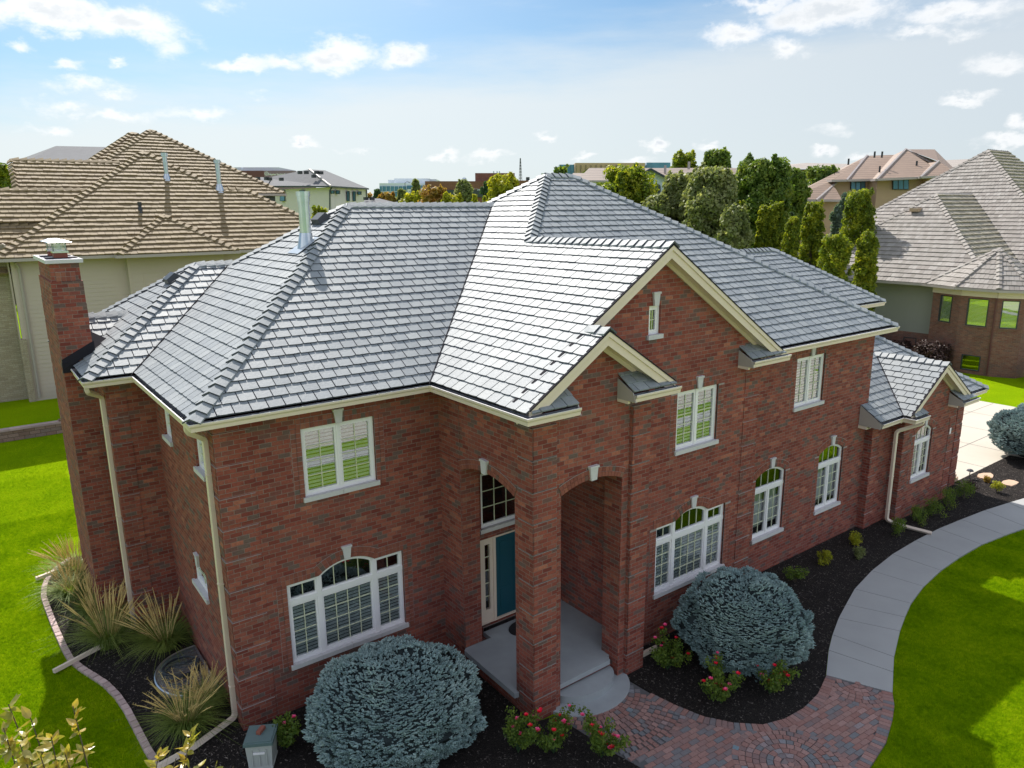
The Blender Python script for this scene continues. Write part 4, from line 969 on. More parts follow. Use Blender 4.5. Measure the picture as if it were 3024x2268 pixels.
cap((.11, 7.48, 7.18), (-.88, 7.48, 7.18), nF, nB)
cap((8.09, 1.515, 8.85), (10.63, 4.05, 10.5), nF, nL); cap((9.41, 5.27, 9.71), (10.63, 4.05, 10.5), nB, nL); cap((10.63, 4.05, 10.5), (11.64, 4.05, 10.5), nF, nB); cap((18.2, -2.51, 6.23), (11.64, 4.05, 10.5), nF, nR_)
cap((8.09, -2.98, 8.85), (8.09, 1.515, 8.85), nL, nR_); cap((5.93, -3.49, 7.448), (5.93, -2.98, 7.448), nL, nR_)
cap((23.6, .61, 6.23), (20.76, 3.45, 8.085), nF, nR_); cap((15.36, 3.45, 8.085), (20.76, 3.45, 8.085), nF, nB)
cap((20.66, -3.04, 4.86), (20.66, -.72, 4.86), nL, nR_); cap((24.34, -2.8, 3.53), (20.54, 1.0, 6.0), nF, nR_)
# roof vents and vent pipe
pm = MB(); b_ = V3((3.54, 4.19, 8.80))
pm.tube([b_ - V3((0, 0, .1)), b_ + V3((0, 0, .28))], [.22, .145], 'galvanised', 20); pm.tube([b_ + V3((0, 0, .2)), b_ + V3((0, 0, 1.02))], .13, 'galvanised', 20)
pm.tube([b_ + V3((0, 0, .30)), b_ + V3((0, 0, .315))], .155, 'galvanised', 20)
pm.tube([b_ + V3((0, 0, .98)), b_ + V3((0, 0, 1.12))], .146, 'galvanised', 20); pm.tube([b_ + V3((0, 0, 1.10)), b_ + V3((0, 0, 1.19))], .160, 'galvanised', 20); pm.tube([b_ + V3((0, 0, 1.19)), b_ + V3((0, 0, 1.21))], .163, 'galvanised', 20)
q = [fL(-.467)(3.2, 3.85), fL(-.467)(3.2, 4.5), fL(-.467)(3.75, 4.5), fL(-.467)(3.75, 3.85)]
pm.poly([p + V3((-.02, 0, .04)) for p in q], 'galvanised')
pm.build('vent_pipe', roof)
def boxvent(p, n, al):
    n = V3(n).normalized(); al = V3(al).normalized(); up = al.cross(n)
    if up.z < 0: up = -up
    vm = MB(); P = lambda a, b, c: V3(p) + al * a + up * b + n * c
    vm.mesh([P(-.26, -.16, .01), P(.26, -.16, .01), P(.26, .2, .01), P(-.26, .2, .01), P(-.22, -.14, .14), P(.22, -.14, .14), P(.22, .12, .17), P(-.22, .12, .17)], [(0, 1, 5, 4), (1, 2, 6, 5), (2, 3, 7, 6), (3, 0, 4, 7), (4, 5, 6, 7)], 'black_vent')
    vm.build('roof_vent', roof)
boxvent((4.33, 5.12, 9.33), nL, (0, 1, 0)); boxvent((1.22, 7.35, 7.91), nL, (0, 1, 0))
# chimney flashing
fm = MB(); fm.mesh([(-1.53, 6.02, 6.2), (-.86, 6.02, 6.55), (-.86, 6.06, 6.78), (-1.53, 6.06, 6.42)], [(0, 1, 2, 3)], 'flashing'); fm.mesh([(-.89, 6.02, 6.5), (-.55, 6.35, 6.75), (-.89, 6.75, 6.95)], [(0, 1, 2)], 'flashing')
fm.box((-1.54, 6.03, 6.12), (-.86, 6.07, 6.35), 'flashing'); fm.build('flashing', roof)
# --- gutters, fascia and soffit
def offpath(path, d):   # offset to the left of the direction of travel
    out = []; n = len(path)
    for i in range(n):
        p = Vector(path[i]); ds = []
        if i > 0: ds.append((p - Vector(path[i - 1])).normalized())
        if i < n - 1: ds.append((Vector(path[i + 1]) - p).normalized())
        ns = [Vector((-q.y, q.x)) for q in ds]
        b = ns[0] if len(ns) == 1 else (ns[0] + ns[1]) / (1 + ns[0].dot(ns[1])); out.append(p + b * d)
    return out
def gutter(path, z, depth=.46, parent=None, soff=True):
    gm = MB()
    prof = [(.018, 0, 'cream_trim'), (0, -.002, 'cream_trim'), (.002, -.035, 'cream_trim'), (.03, -.07, 'cream_trim'), (.036, -.135, 'cream_trim'), (.13, -.137, 'cream_trim')]
    ins = [(.018, 0), (.035, -.06), (.11, -.062), (.13, .0)]
    def strip(pr, mat):
        L = [offpath(path, d) for d, _ in pr]
        for i in range(len(pr) - 1):
            for k in range(len(path) - 1):
                a, b = L[i][k], L[i][k + 1]; c, d = L[i + 1][k + 1], L[i + 1][k]
                gm.poly([(a.x, a.y, z + pr[i][1]), (b.x, b.y, z + pr[i][1]), (c.x, c.y, z + pr[i + 1][1]), (d.x, d.y, z + pr[i + 1][1])], mat)
    strip([(a, b) for a, b, _ in prof], 'cream_trim'); strip([(0, -.002), (.0, .004), (.02, .004), (.02, 0)], 'white_frame'); strip(ins, 'gutter_inside')
    if soff:
        strip([(.115, -.10), (.115, -.155), (.125, -.155)], 'cream_trim'); strip([(.10, -.14), (depth, -.142)], 'cream_trim')
        strip([(depth - .06, -.142), (depth - .06, -.20), (depth, -.20)], 'cream_trim')
    for e_, k in ((0, 0), (-1, -2)):
        P_ = [(offpath(path, d)[e_], zz) for d, zz in ((0, 0), (.0, -.035), (.03, -.07), (.036, -.135), (.13, -.137), (.13, 0))]
        gm.poly([(p.x, p.y, z + zz) for p, zz in P_], 'grey_trim')
    # hangers across the trough
    for k in range(len(path) - 1):
        a = Vector(path[k]); b = Vector(path[k + 1]); L = (b - a).length; d = (b - a) / L; n_ = Vector((-d.y, d.x)); s_ = .4
        while s_ < L - .2:
            p = a + d * s_; gm.box((-.012, 0, -.01), (.012, .12, .003), 'steel', Matrix.Translation((p.x, p.y, z)) @ Matrix.Rotation(math.atan2(d.y, d.x), 4, 'Z')); s_ += .75
    return gm.build('gutter', parent or H)
gutter([(-1.392, 6.02), (-1.392, 4.262), (-.467, 4.262), (-.467, -.467), (4.01, -.467), (4.01, -3.60), (5.2, -3.60)], E_)
gutter([(6.55, -3.60), (7.78, -3.60)], E_, .5); gutter([(10.8, -3.09), (12.19, -3.09)], E_, .44); gutter([(11.9, -2.60), (18.255, -2.60), (18.255, .5)], E_, .45)
gutter([(18.3, .55), (23.66, .55), (23.66, 6)], E_, .45); gutter([(-1.392, 10.66), (-1.392, 8.84)], E_, .46)
gutter([(17.40, -2.86), (18.55, -2.86), (18.55, -3.22), (19.45, -3.22)], G_, .46); gutter([(21.75, -3.22), (22.86, -3.22)], G_, .5); gutter([(22.9, -2.86), (24.4, -2.86), (24.4, 3)], G_, .48)
# --- gable rakes and eave returns
def rake(xc, zc, half_, yt, yw, z_e, parent=H):
    rm = MB()
    for sx in (-1, 1):
        a = V3((xc, yt, zc)); b = V3((xc + sx * half_, yt, z_e)); dn = V3((0, 0, -1))
        def bd(y0, y1, h0, h1, mat):
            rm.prism([(a.x, y0, a.z - h0), (b.x, y0, b.z - h0), (b.x, y0, b.z - h1), (a.x, y0, a.z - h1)], (0, y1 - y0, 0), mat)
        bd(yt, yt + .035, .005, .10, 'cream_trim'); bd(yt + .03, yt + .055, .10, .26, 'cream_trim'); bd(yt + .05, yw, .19, .21, 'cream_trim'); bd(yw - .035, yw - .002, .2, .30, 'cream_trim')
        bd(yt - .012, yt + .05, -.022, .006, 'flashing')
    rm.build('rake_board', parent)
rake(8.09, 8.85, 3.9, -2.98, -2.65, 8.85 - 3.9 * SL); rake(5.93, 7.448, 1.78, -3.49, -3.10, 7.448 - 1.78 * SL); rake(20.66, 4.86, 1.98, -3.04, -2.72, 4.86 - 1.98 * SL)
def ereturn(x0, x1, yl, yw, z, closed, seed):
    rm = MB(); k = SL
    f_ = lambda x, y: V3((x, y, z + k * (y - yl)))
    k0 = (yw - yl - .02) if closed[0] != x0 else 0; k1 = (yw - yl - .02) if closed[0] == x0 else 0
    tiles(rm, [f_(x0 + (g if k0 else 0), yl + g), f_(x1 - (g if k1 else 0), yl + g), f_(x1 - k1, yw), f_(x0 + k0, yw)], (1, 0, 0), f_(0, yl + g), 'slate', 'slate_under', seed=seed, e=.22)
    for xx in closed:
        rm.prism([(xx - .012, yl + .02, z - .14), (xx - .012, yw + .15, z - .14), (xx - .012, yw + .15, z + k * (yw - yl) - .01), (xx - .012, yl + .1, z + k * .06)], (.024, 0, 0), 'grey_trim')
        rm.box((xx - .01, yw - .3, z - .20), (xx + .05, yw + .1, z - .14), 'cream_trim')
    rm.build('eave_return', roof)
ereturn(4.08, 5.2, -3.60, -3.08, E_, (5.2,), 31); ereturn(6.55, 7.78, -3.60, -3.08, E_, (6.55,), 32); ereturn(10.8, 12.16, -3.09, -2.63, E_, (10.8,), 33)
ereturn(18.60, 19.45, -3.22, -2.70, G_, (19.45,), 34); ereturn(21.75, 22.84, -3.22, -2.70, G_, (21.75,), 35)
rm = MB(); rm.prism([(17.34, -2.80, G_ - .15), (17.34, -2.16, G_ - .15), (17.34, -2.16, G_ + SL * .70 - .02), (17.34, -2.80, G_ + .02)], (.02, 0, 0), 'grey_trim'); rm.box((17.34, -2.4, G_ - .24), (17.8, -2.14, G_ - .14), 'cream_trim'); rm.build('rake_board', H)
# --- downspouts
def spout(path, name='downspout'):
    sm = MB(); 
    P = [V3(p) for p in path]; Q = [P[0]]
    for i in range(1, len(P) - 1):
        a = (P[i - 1] - P[i]); b = (P[i + 1] - P[i]); r_ = min(.09, a.length * .4, b.length * .4)
        for t_ in (0, .25, .5, .75, 1): Q.append(P[i] + a.normalized() * r_ * (1 - t_) ** 2 + b.normalized() * r_ * t_ ** 2)
    Q.append(P[-1]); sm.tube(Q, .058, 'cream_trim', 4)
    for i in range(len(P) - 1):
        if (P[i + 1] - P[i]).length > 2:
            for t_ in (.12, .5, .88):
                q = P[i].lerp(P[i + 1], t_); sm.box((q.x - .052, q.y - .052, q.z - .012), (q.x + .052, q.y + .052, q.z + .012), 'cream_trim')
    return sm.build(name, H)
spout([(-.39, .05, 6.08), (-.39, .05, 5.96), (-.06, .33, 5.72), (-.06, .33, .16), (-.9, .02, .10), (-1.62, -.12, .09)])
spout([(-1.30, 4.45, 6.08), (-1.30, 4.45, 5.95), (-.99, 4.95, 5.72), (-.99, 4.95, .2), (-1.45, 4.78, .12), (-2.68, 4.27, .09)])
spout([(-2.6, 9.36, .09), (-1.9, 9.6, .10), (-1.0, 9.9, .14)])
spout([(19.15, -3.14, 3.40), (19.15, -3.14, 3.28), (18.62, -2.66, 3.02), (18.62, -2.66, .2), (18.75, -3.0, .11), (18.95, -3.85, .09)])
spout([(7.42, -2.95, .12), (8.1, -2.93, .10)])

# mown grass blades over the lawn near the house (uncountable)
import numpy as np
def lawn_blades(name, label, polys, holes, per, seed, hgt=.045):
    rg = np.random.default_rng(seed)
    def ins(px, py, pg):
        c = np.zeros(px.shape, bool); n = len(pg)
        for i in range(n):
            a = pg[i]; q = pg[(i + 1) % n]
            if a[1] == q[1]: continue
            m_ = ((a[1] > py) != (q[1] > py)) & (px < (q[0] - a[0]) * (py - a[1]) / (q[1] - a[1]) + a[0]); c ^= m_
        return c
    P = []
    for pg, dens in polys:
        xs = [p[0] for p in pg]; ys = [p[1] for p in pg]; n = int((max(xs) - min(xs)) * (max(ys) - min(ys)) * dens)
        x = rg.uniform(min(xs), max(xs), n); y = rg.uniform(min(ys), max(ys), n); k = ins(x, y, pg)
        for h_ in holes: k &= ~ins(x, y, h_)
        P.append(np.stack([x[k], y[k]], 1))
    P = np.concatenate(P); n = len(P); a = rg.uniform(0, 2 * np.pi, n); h = hgt * rg.uniform(.6, 1.25, n); w_ = rg.uniform(.003, .0065, n)
    l = rg.uniform(-.035, .035, (n, 2)); z0 = np.zeros(n)
    v = np.empty((n, 3, 3)); v[:, 0] = np.stack([P[:, 0] - np.cos(a) * w_, P[:, 1] - np.sin(a) * w_, z0], 1); v[:, 1] = np.stack([P[:, 0] + np.cos(a) * w_, P[:, 1] + np.sin(a) * w_, z0], 1)
    v[:, 2] = np.stack([P[:, 0] + l[:, 0], P[:, 1] + l[:, 1], h], 1)
    me = bpy.data.meshes.new(name); me.vertices.add(3 * n); me.vertices.foreach_set('co', v.reshape(-1)); me.loops.add(3 * n); me.loops.foreach_set('vertex_index', np.arange(3 * n, dtype=np.int32))
    me.polygons.add(n); me.polygons.foreach_set('loop_start', np.arange(0, 3 * n, 3, dtype=np.int32)); me.polygons.foreach_set('loop_total', np.full(n, 3, dtype=np.int32)); me.update(calc_edges=True); me.materials.append(MAT['lawn_blade'])
    o = bpy.data.objects.new(name, me); COL.objects.link(o); tag(o, label, 'grass', kind='stuff')
lawnR = [(x, y - .01) for x, y in walk_out] + [(28.5, -9.2), (20, -9.5), (12, -9.2), (7.0, -9.2), (5.3, -8.05), (6.6, -7.93), (8.43, -7.63), (9.23, -7.49), (9.94, -7.25), (10.69, -6.86)]
lawn_blades('grass', 'short green lawn grass right of the curved walk and paving', [(lawnR, 5200)], [], 0, 1)
lawnL = [(-3.9, -2.2)] + [(x - .06, y) for x, y in edge] + [(-1.6, 12.0), (-.9, 12), (-.9, 14.5), (-5.6, 14.5), (-4.6, 6)]
lawn_blades('grass', 'short green lawn grass left of the stone edging', [(lawnL, 4200), ([(-5.6, 14.5), (-.9, 14.5), (-.9, 19), (-7, 19)], 1800), ([(-7, 19), (-.9, 19), (1, 24.9), (-8, 24.9)], 900)], [], 0, 2)
# ================================================================== NEIGHBOURS
def ngutter(path, z, parent, mat='grey_trim', soff=.5):
    gm = MB(); n = len(path)
    o1 = offpath(path, 0); o2 = offpath(path, .13); o3 = offpath(path, soff)
    for k in range(n - 1):
        for A, B, za, zb in ((o1, o1, 0, -.14), (o1, o2, -.14, -.14), (o1, offpath(path, .02), 0, 0), (o2, o3, -.15, -.16), (o2, o2, 0, -.15)):
            gm.poly([(A[k].x, A[k].y, z + za), (A[k + 1].x, A[k + 1].y, z + za), (B[k + 1].x, B[k + 1].y, z + zb), (B[k].x, B[k].y, z + zb)], mat)
    return gm.build('gutter', parent)
def nwin(parent, fr, x0, x1, z0, z1, cols=1, rows=1, frame='dark_frame', blind=False, t_=.05, d=.02):
    fm, gm = MB(), MB()
    o_ = rect(x0, x1, z0, z1); i_ = inset(o_, t_); ring(fm, fr, o_, i_, -.1, d, frame)
    gm.poly([fr.p(x, z, -.03) for x, z in i_], 'glass')
    for i in range(1, cols): x = x0 + (x1 - x0) * i / cols; fbox(fm, fr, x - .025, x + .025, z0, z1, -.04, d - .005, frame)
    for i in range(1, rows): z = z0 + (z1 - z0) * i / rows; fbox(fm, fr, x0, x1, z - .02, z + .02, -.04, d - .006, frame)
    o = fm.build('window', parent); gm.build('pane', o)
    if blind:
        bm = MB(); blinds(bm, fr, x0 + t_, x1 - t_, z0 + t_, z1 - t_, -.10); bm.build('blind', o)
    return o
def lapwall(mb, fr, x0, x1, z0, z1, mat, step=.2):
    z = z0
    while z < z1 - .01:
        zt = min(z + step, z1); P = [fr.p(x0, z, .018), fr.p(x1, z, .018), fr.p(x1, zt, .0), fr.p(x0, zt, .0)]
        mb.poly(P, mat); mb.poly([fr.p(x0, z, .018), fr.p(x1, z, .018), fr.p(x1, z, 0), fr.p(x0, z, 0)], mat); z = zt
# ---- tan roofed house beyond the left lawn
B = empty('neighbour_house', (0, 27, 0), 'cream sided house with huge tan tile hip roofs behind the chimney', 'house')
BO = V3((0, 27, 0))
class OB(MB):   # builder whose points are given in world coordinates but stored relative to a parent
    off = V3((0, 0, 0))
    def build(s, name, parent=None, smooth=False, loc=None):
        s.v = [tuple(V3(p) - s.off) for p in s.v]; return MB.build(s, name, parent, smooth, loc)
def ob(off):
    o = OB(); o.off = V3(off); return o
MBsave = MB
kb = .657; zb = 7.69; y0 = 27.6
bf = lambda yy, zz: (lambda x, y: V3((x, y, zz + kb * (y - yy))))
rf = ob(BO)
def TB(fn, pts, seed, org=None): tiles(rf, [fn(*p) for p in pts], (1, 0, 0), fn(0, org if org is not None else y0), 'tan_tile', 'tan_under', e=.40, wd=.33, th=.08, gap=.012, rough=.003, seed=seed)
f1 = bf(y0, zb)
TB(f1, [(-1.78, y0), (14.7, y0), (6.46, y0 + 8.24)], 51); TB(f1, [(14.7, y0), (16.04, y0), (11.05, 32.59), (9.71, 32.59)], 51)
f2 = bf(26.9, zb); TB(f2, [(3.1, 26.9), (8.7, 26.9), (5.9, 29.7)], 52, 26.9)
tiles(rf, [(3.1, 26.9, zb), (5.9, 29.7, zb + 1.84), (5.9, 30.4, zb + 1.84), (3.1, 27.6, zb)], (0, 1, 0), (3.1, 26.9, zb), 'tan_tile', 'tan_under', e=.4, wd=.33, th=.05, seed=53)
tiles(rf, [(8.7, 26.9, zb), (5.9, 29.7, zb + 1.84), (5.9, 30.4, zb + 1.84), (8.7, 27.6, zb)], (0, 1, 0), (8.7, 26.9, zb), 'tan_tile', 'tan_under', e=.4, wd=.33, th=.05, seed=54)
f3 = bf(37.0, 10.85); TB(f3, [(2.08, 37), (15.1, 37), (8.59, 43.51)], 55, 37)
f4 = bf(39.0, 11.1); TB(f4, [(1.75, 39), (13.8, 39), (7.75, 45.0)], 56, 39)
f5 = bf(38.0, 12.62); TB(f5, [(.2, 38), (5.5, 38), (5.5, 34.3), (.0, 34.3)], 57, 38)
f6 = bf(34.3, 10.9); TB(f6, [(-6, 34.3), (3.2, 34.3), (3.2, 31.8), (-6, 31.8)], 58, 31.8)
f7 = bf(31.8, 9.05); TB(f7, [(-6, 32.0), (2.4, 32.0), (1.5, 30.2), (-.3, 28.6), (-6, 28.6)], 59, 28.6)
for pts in ([(6.46, 35.84, 13.1), (14.7, 27.6, zb), (14.7, 44, zb)], [(11.05, 32.59, 10.97), (16.04, y0, zb), (16.04, 38, zb)], [(8.59, 43.51, 15.12), (15.1, 37, 10.85), (15.1, 50, 10.85)], [(-1.78, y0, zb), (6.46, 35.84, 13.1), (-1.78, 44, zb)],
            [(2.08, 37, 10.85), (8.59, 43.51, 15.12), (2.08, 50, 10.85)], [(1.75, 39, 11.1), (7.75, 45, 15.04), (1.75, 51, 11.1)], [(7.75, 45, 15.04), (13.8, 39, 11.1), (13.8, 51, 11.1)], [(.2, 38, 12.62), (5.5, 38, 12.62), (5.5, 42, 10), (.2, 42, 10)]): rf.poly(pts, 'tan_tile')
br = rf.build('roof', B)
kF, kL, kR, kB = (0, -kb, 1), (-kb, 0, 1), (kb, 0, 1), (0, kb, 1)
def bc(a, b, n1_, n2_): cp = ob(BO); caps(cp, a, b, n1_, n2_, 'tan_tile', ex=.40, w_=.2, lift=.12, th=.05); cp.build('ridge_cap', br)
bc((-1.7, 27.68, zb + .05), (6.46, 35.84, 13.1), kF, kL); bc((9.71, 32.59, 10.97), (6.46, 35.84, 13.1), kF, kR); bc((9.71, 32.59, 10.97), (11.05, 32.59, 10.97), kF, kB); bc((16.0, 27.64, zb), (11.05, 32.59, 10.97), kF, kR)
bc((3.15, 26.95, zb + .03), (5.9, 29.7, zb + 1.84), kF, kL); bc((8.65, 26.95, zb + .03), (5.9, 29.7, zb + 1.84), kF, kR)
bc((2.15, 37.07, 10.9), (8.59, 43.51, 15.12), kF, kL); bc((15.03, 37.07, 10.9), (8.59, 43.51, 15.12), kF, kR); bc((1.85, 39.1, 11.15), (7.75, 45, 15.04), kF, kL); bc((13.7, 39.1, 11.15), (7.75, 45, 15.04), kF, kR)
bc((5.5, 38, 12.62), (.1, 38, 12.62), kF, kB); bc((.0, 34.3, 10.25), (.12, 38, 12.62), kL, kR); bc((3.2, 34.3, 10.9), (-6, 34.3, 10.9), kF, kB); bc((2.4, 32.0, 9.18), (-6, 32.0, 9.18), kF, kB)
wm = ob(BO); fw = Frame((0, 28.3, 0), (1, 0, 0), (0, -1, 0))
lapwall(wm, fw, -1.0, 3.7, .5, 7.6, 'siding'); lapwall(wm, Frame((0, 28.0, 0), (1, 0, 0), (0, -1, 0)), 3.7, 8.2, .5, 7.6, 'siding'); lapwall(wm, fw, 8.2, 15.4, .5, 7.6, 'siding')
wm.box((3.62, 27.98, .5), (3.74, 28.3, 7.6), 'siding'); wm.box((8.15, 27.98, .5), (8.25, 28.3, 7.6), 'siding')
wm.box((-1.28, 28.2, .4), (-1.0, 28.6, 3.95), 'stone_brick'); wm.box((-1.15, 28.28, 3.9), (-1.0, 28.6, 7.6), 'siding')
wm.box((-6, 29.0, .4), (-1.2, 29.3, 8.3), 'stone_brick'); wm.box((-1.25, 28.4, .4), (-1.2, 40, 8.3), 'siding'); wm.box((2.6, 37.5, 7), (14.6, 37.6, 10.8), 'dark_frame'); wm.box((15.38, 28.3, .5), (15.4, 40, 7.6), 'siding')
wm.build('wall', B)
gm = ob(BO)
o = ngutter([(-1.85, 34), (-1.85, 27.53), (3.0, 27.53), (3.0, 26.83), (8.8, 26.83), (8.8, 27.53), (16.1, 27.53)], zb, B); 
for v in o.data.vertices: v.co -= BO
o2 = ngutter([(1.95, 36.93), (15.2, 36.93)], 10.85, B)
for v in o2.data.vertices: v.co -= BO
OBB = Frame((0, 28.0, 0) , (1, 0, 0), (0, -1, 0))
o = nwin(B, Frame((0, 1.0, 0), (1, 0, 0), (0, -1, 0)), 4.25, 5.42, 6.0, 6.75, frame='siding'); 
dm = ob(BO); dm.tube([(-.95, 28.1, 7.5), (-.83, 28.2, 7.2), (-.83, 28.2, 1.1)], .06, 'grey_trim', 4); dm.build('downspout', B)
def vent(base, h, r_, mat='galvanised'):
    pm = ob(BO); b = V3(base)
    pm.tube([b - V3((0, 0, .2)), b + V3((0, 0, .3))], [r_ * 2.2, r_ * 1.1], mat, 14); pm.tube([b, b + V3((0, 0, h))], r_, mat, 14); pm.tube([b + V3((0, 0, h - .12)), b + V3((0, 0, h + .08))], r_ * 1.45, mat, 14)
    pm.build('vent_pipe', br)
vent((7.08, 33.44, 11.5), 1.35, .12); vent((9.64, 32.5, 10.95), 1.55, .13); vent((5.0, 30.68, 9.72), .42, .07, 'black_vent')
# utility boxes and meter at the corner of that house
um = MB(); um.box((0, 0, 0), (.35, .25, .75), 'white_metal'); um.box((.06, -.05, .3), (.27, 0, .5), 'white_metal'); um.tube([(-.15, .1, 0), (-.15, .1, .95)], .03, 'white_metal', 6)
o = um.build('utility_meter', None, loc=(.12, 27.6, .92)); tag(o, 'pale grey utility meter box at the foot of the cream sided house', 'meter')
# retaining wall
rm = MB(); z = 0.0
rm.box((-14, 25.0, -.1), (-.45, 25.28, .46), 'wall_block'); rm.box((-.45, 25.0, -.1), (.0, 25.28, .62), 'wall_block'); rm.box((0, 25.0, -.1), (9, 25.28, .78), 'wall_block')
x = -14
while x < 9:
    zt = .46 if x < -.45 else .62 if x < 0 else .78
    rm.box((x, 24.96, zt), (x + .385, 25.32, zt + .09), 'edging'); x += .39
o = rm.build('retaining_wall'); tag(o, 'low stepped stone block retaining wall across the back lawn', 'wall')

# ---- grey tiled house with a brick corner bay, far right
RO = V3((46, 6, 0)); Rh = empty('neighbour_house', RO, 'green sided house with pale grey tile roof and brown brick corner bay', 'house')
s8 = .8; zr = 5.0
rf = ob(RO)
def TR(poly, adir, org, mat, seed, th=.045): tiles(rf, poly, adir, org, mat, 'tan_under', e=.40, wd=.24, th=th, gap=.012, rough=.004, seed=seed, var=.01)
A_ = lambda x0: (lambda x, y: V3((x, y, zr + s8 * (x - x0)))); Bb = lambda yy: (lambda x, y: V3((x, y, zr + s8 * (y - yy))))
a1 = A_(43.9); b1 = Bb(4.65); a2 = A_(49.4); b2 = Bb(1.5)
TR([a1(43.9, 4.65), a1(50.63, 11.38), a1(43.9, 18.1)], (0, 1, 0), a1(43.9, 0), 'grey_tile', 61)
TR([b1(43.9, 4.65), b1(49.4, 4.65), b1(56.1, 11.38), b1(50.63, 11.38)], (1, 0, 0), b1(0, 4.65), 'grey_tile_dark', 62, .085)
TR([a2(49.4, 1.5), a2(60.2, 12.3), a2(49.4, 23.1)], (0, 1, 0), a2(49.4, 0), 'grey_tile', 63)
TR([b2(49.4, 1.5), b2(64, 1.5), b2(64, 12.3), b2(60.2, 12.3)], (1, 0, 0), b2(0, 1.5), 'grey_tile_dark', 64, .085)
rf.poly([b1(50.63, 11.38), b1(56.1, 11.38), (56.1, 18.1, 5), (43.9, 18.1, 5)], 'grey_tile'); rf.poly([(60.2, 12.3, 13.64), (64, 12.3, 13.64), (64, 23.1, 5), (49.4, 23.1, 5)], 'grey_tile'); rf.poly([(64, 1.5, 5), (64, 12.3, 13.64), (64, 23.1, 5)], 'grey_tile')
# bay roof
ap = V3((45.5, 5.2, 7.15)); lips = [(45.5, 8.9), (43.8, 8.4), (42.95, 6.3), (42.95, 4.0), (43.7, 2.5), (45.8, 2.1)]
for i in range(len(lips) - 1):
    p, q = V3((*lips[i], zr)), V3((*lips[i + 1], zr))
    TR([p, q, ap], (q - p), p, 'grey_tile', 70 + i, .04)
rr = rf.build('roof', Rh)
sA, sB, sC = (-s8, 0, 1), (0, -s8, 1), (0, s8, 1)
def rc(a, b, n1_, n2_, ww=.19): cp = ob(RO); caps(cp, a, b, n1_, n2_, 'grey_tile', ex=.36, w_=ww, lift=.07, th=.03); cp.build('ridge_cap', rr)
rc((44.9, 5.65, 5.8), (50.63, 11.38, 10.38), sA, sB); rc((56.1, 11.38, 10.38), (50.63, 11.38, 10.38), sB, sC); rc((43.97, 18.03, 5.05), (50.63, 11.38, 10.38), sA, sC)
rc((49.47, 1.57, 5.05), (60.2, 12.3, 13.64), sA, sB); rc((49.47, 23.0, 5.05), (60.2, 12.3, 13.64), sA, sC); rc((60.2, 12.3, 13.64), (64, 12.3, 13.64), sB, sC)
def nrm3(a, b, c):
    n = (V3(b) - V3(a)).cross(V3(c) - V3(a)).normalized(); return n if n.z > 0 else -n
for i in range(1, len(lips) - 1):
    p = V3((*lips[i], zr)); n1_ = nrm3((*lips[i - 1], zr), p, ap); n2_ = nrm3(p, (*lips[i + 1], zr), ap)
    rc(p + (ap - p) * .02 + V3((0, 0, .02)), ap, n1_, n2_, .13)
vm = ob(RO); c = a1(49.2, 11.9); vm.box((c.x - .3, c.y - .3, c.z), (c.x + .25, c.y + .3, c.z + .22), 'stucco_tan'); vm.build('roof_vent', rr)
wm = ob(RO)
ws = Frame((45.0, 0, 0), (0, 1, 0), (-1, 0, 0)); lapwall(wm, ws, 8.2, 17.6, 1.8, 4.9, 'green_siding'); wm.box((44.98, 8.2, -.1), (45.1, 17.6, 1.8), 'brown_brick')
bay = [(45.2, 8.25), (44.15, 7.95), (43.5, 6.1), (43.5, 4.2), (44.1, 3.0), (45.6, 2.7)]
bfr = []
for i in range(len(bay) - 1):
    p, q = V3((*bay[i], 0)), V3((*bay[i + 1], 0)); d = (q - p).normalized(); n_ = V3((-d.y, d.x, 0))
    if n_.dot(p - V3((46, 5, 0))) < 0: n_ = -n_
    L = (q - p).length; fr = Frame(p, d, n_); bfr.append((fr, L))
    holes = []
    if i in (1, 2, 3): holes = [rect(L / 2 - (.55 if i == 2 else .42), L / 2 + (.55 if i == 2 else .42), 2.8, 4.38)]
    if i == 2: holes.append(rect(L / 2 - .52, L / 2 + .5, .2, 1.1))
    wall(wm, fr, [(0, -.1), (L, -.1), (L, 4.95), (0, 4.95)], holes, 'brown_brick', .12)
    fbox(wm, fr, 0, L, 4.5, 4.97, -.02, .06, 'cream_trim')
wm.box((46, 2.92, -.1), (60, 3.0, 4.9), 'brown_brick'); wm.box((49.9, 2.0, -.1), (62, 2.1, 4.9), 'dark_frame')
wm.build('wall', Rh)
def shift(o, off=RO):
    for q in [o] + [x for x in bpy.data.objects if x.parent == o]:
        for v in q.data.vertices: v.co -= off
for i in (1, 2, 3):
    fr, L = bfr[i]; h_ = .55 if i == 2 else .42
    shift(nwin(Rh, fr, L / 2 - h_, L / 2 + h_, 2.8, 4.38, blind=True)); 
    sm = ob(RO); fbox(sm, fr, L / 2 - h_ - .05, L / 2 + h_ + .05, 2.72, 2.8, -.05, .06, 'brown_brick'); sm.build('sill', Rh)
fr, L = bfr[2]; shift(nwin(Rh, fr, L / 2 - .52, L / 2 + .5, .2, 1.1)); fr, L = bfr[0]
for yy in (9.0, 11.1): shift(nwin(Rh, Frame((44.98, 0, 0), (0, 1, 0), (-1, 0, 0)), yy, yy + .8, .9, 1.45))
shift(ngutter([(43.85, 18.2), (43.85, 8.6)] + [(x - .05, y) for x, y in lips[2:]] , zr, Rh, 'grey_trim', .55))
dm = ob(RO); fr, L = bfr[2]; p0 = fr.p(L - .02, 4.5, .06); dm.tube([p0, fr.p(L - .02, .1, .06)], .05, 'maroon', 6); dm.build('downspout', Rh)

